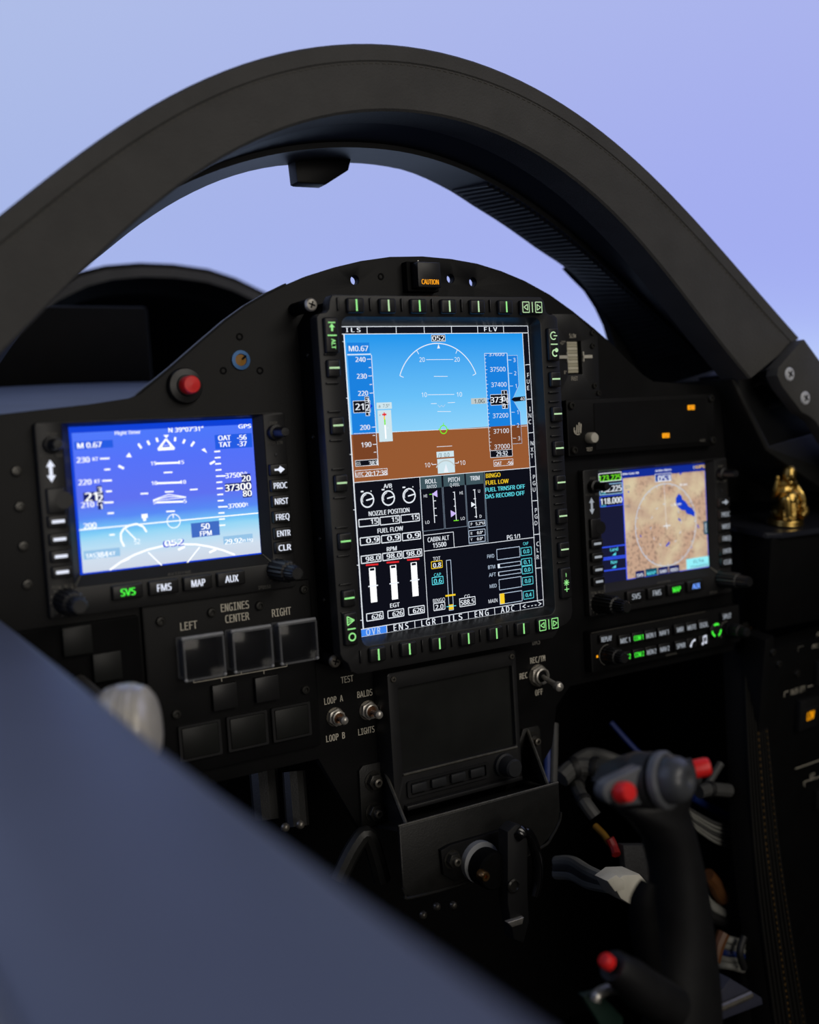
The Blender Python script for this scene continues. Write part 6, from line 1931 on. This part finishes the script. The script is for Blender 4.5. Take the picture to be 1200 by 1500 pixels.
cable('orange_wire', 'orange wire coil right of the grip', [(1036, 1282, 0.0), (1046, 1294, 0.0), (1052, 1306, 0.0), (1060, 1316, 0.0)], 0.0065, 'cable_orange')
cable('white_wire', 'thick white cable slanting right of the grip', [(1030, 1316, 0.0), (1042, 1328, 0.0), (1058, 1338, 0.0)], 0.0050, 'cable_white')
cable('yellow_wire', 'yellow and white wire beside the post', [(1078, 1316, 0.02), (1088, 1325, 0.02), (1096, 1338, 0.02)], 0.0040, 'cable_yellow')
cable('black_hose', 'black ribbed hose crossing right of the grip', [(1030, 1336, 0.0), (1055, 1346, 0.0), (1100, 1362, 0.0)], 0.0060, 'cable_black')
for j in range(5):
    cable('ribbon_wire', ('top white', 'second white', 'blue', 'fourth white', 'lowest white')[j] + ' wire of the flat ribbon loom at lower right',
          [(1054 - j, 1374 + j * 9.5, -0.02), (1075, 1379 + j * 9.0, -0.03), (1118, 1393 + j * 9.0, -0.02)], 0.0036, 'cable_blue' if j == 2 else 'cable_white', group='wires of the flat ribbon loom')
cable('brown_strap', 'brown wrapped strap at the left end of the ribbon loom', [(1060, 1366, -0.03), (1052, 1385, -0.03), (1046, 1408, -0.03)], 0.0055, 'cable_orange')
cable('black_strap', 'black tie strap around the ribbon loom', [(1090, 1372, -0.040), (1084, 1395, -0.042), (1090, 1418, -0.040)], 0.0030, 'cable_black')
def connector():
    c = at(908, 1292, -0.10)
    t = thing('plug_connector', 'white block plug connector at the end of the tied loom', 'connector', c)
    q = [at(px, py, -0.10) for px, py in ((880, 1286), (896, 1274), (920, 1273), (937, 1292), (930, 1306), (908, 1318), (892, 1308))]
    obj('block', G().prism([(p.x, p.z) for p in q], -0.112, -0.094, 0.001), 'white_plastic', t)
    q = [at(px, py, -0.113) for px, py in ((882, 1287), (896, 1278), (908, 1288), (908, 1300), (894, 1303))]
    obj('latch_tab', G().prism([(p.x, p.z) for p in q], -0.118, -0.111, 0.0008), 'white_plastic', t)
connector()
def mesh_bracket():
    q = [at(px, py, -0.03) for px, py in ((908, 1236), (962, 1236), (968, 1284), (944, 1302), (912, 1280))]
    c = at(935, 1265, -0.03)
    obj('perforated_plate', G().prism([(p.x, p.z) for p in q], -0.034, -0.028, 0.0006), 'mesh_plate', org=c, label='dark textured metal plate behind the stick grip', cat='bracket')
mat('mesh_plate', (52, 52, 53), 0.55, spec=0.3, noise=0.5, nscale=1400)
mesh_bracket()
def pedal_frame():
    # dim frame members under the left part of the panel
    t = thing('pedal_frame', 'dark frame struts in the shade under the left half of the panel', 'frame', at(460, 1160, 0.03))
    for pts, r in (((( 430, 1130, 0.03), (436, 1210, 0.02)), 0.008), (((385, 1120, 0.05), (392, 1200, 0.04)), 0.010), (((495, 1290, -0.02), (520, 1240, -0.02), (540, 1225, -0.02), (560, 1290, -0.02)), 0.006)):
        obj('strut', G().tube([at(*p) for p in pts], r, seg=10, smooth=5), 'black_paint', t)
    for px, py in ((440, 1208), (418, 1212), (620, 1340), (640, 1328), (664, 1326)):
        p = at(px, py, 0.0)
        obj('bolt', G().ball(p, 0.0030, seg=10, ring=6), 'dark_steel', t)
pedal_frame()
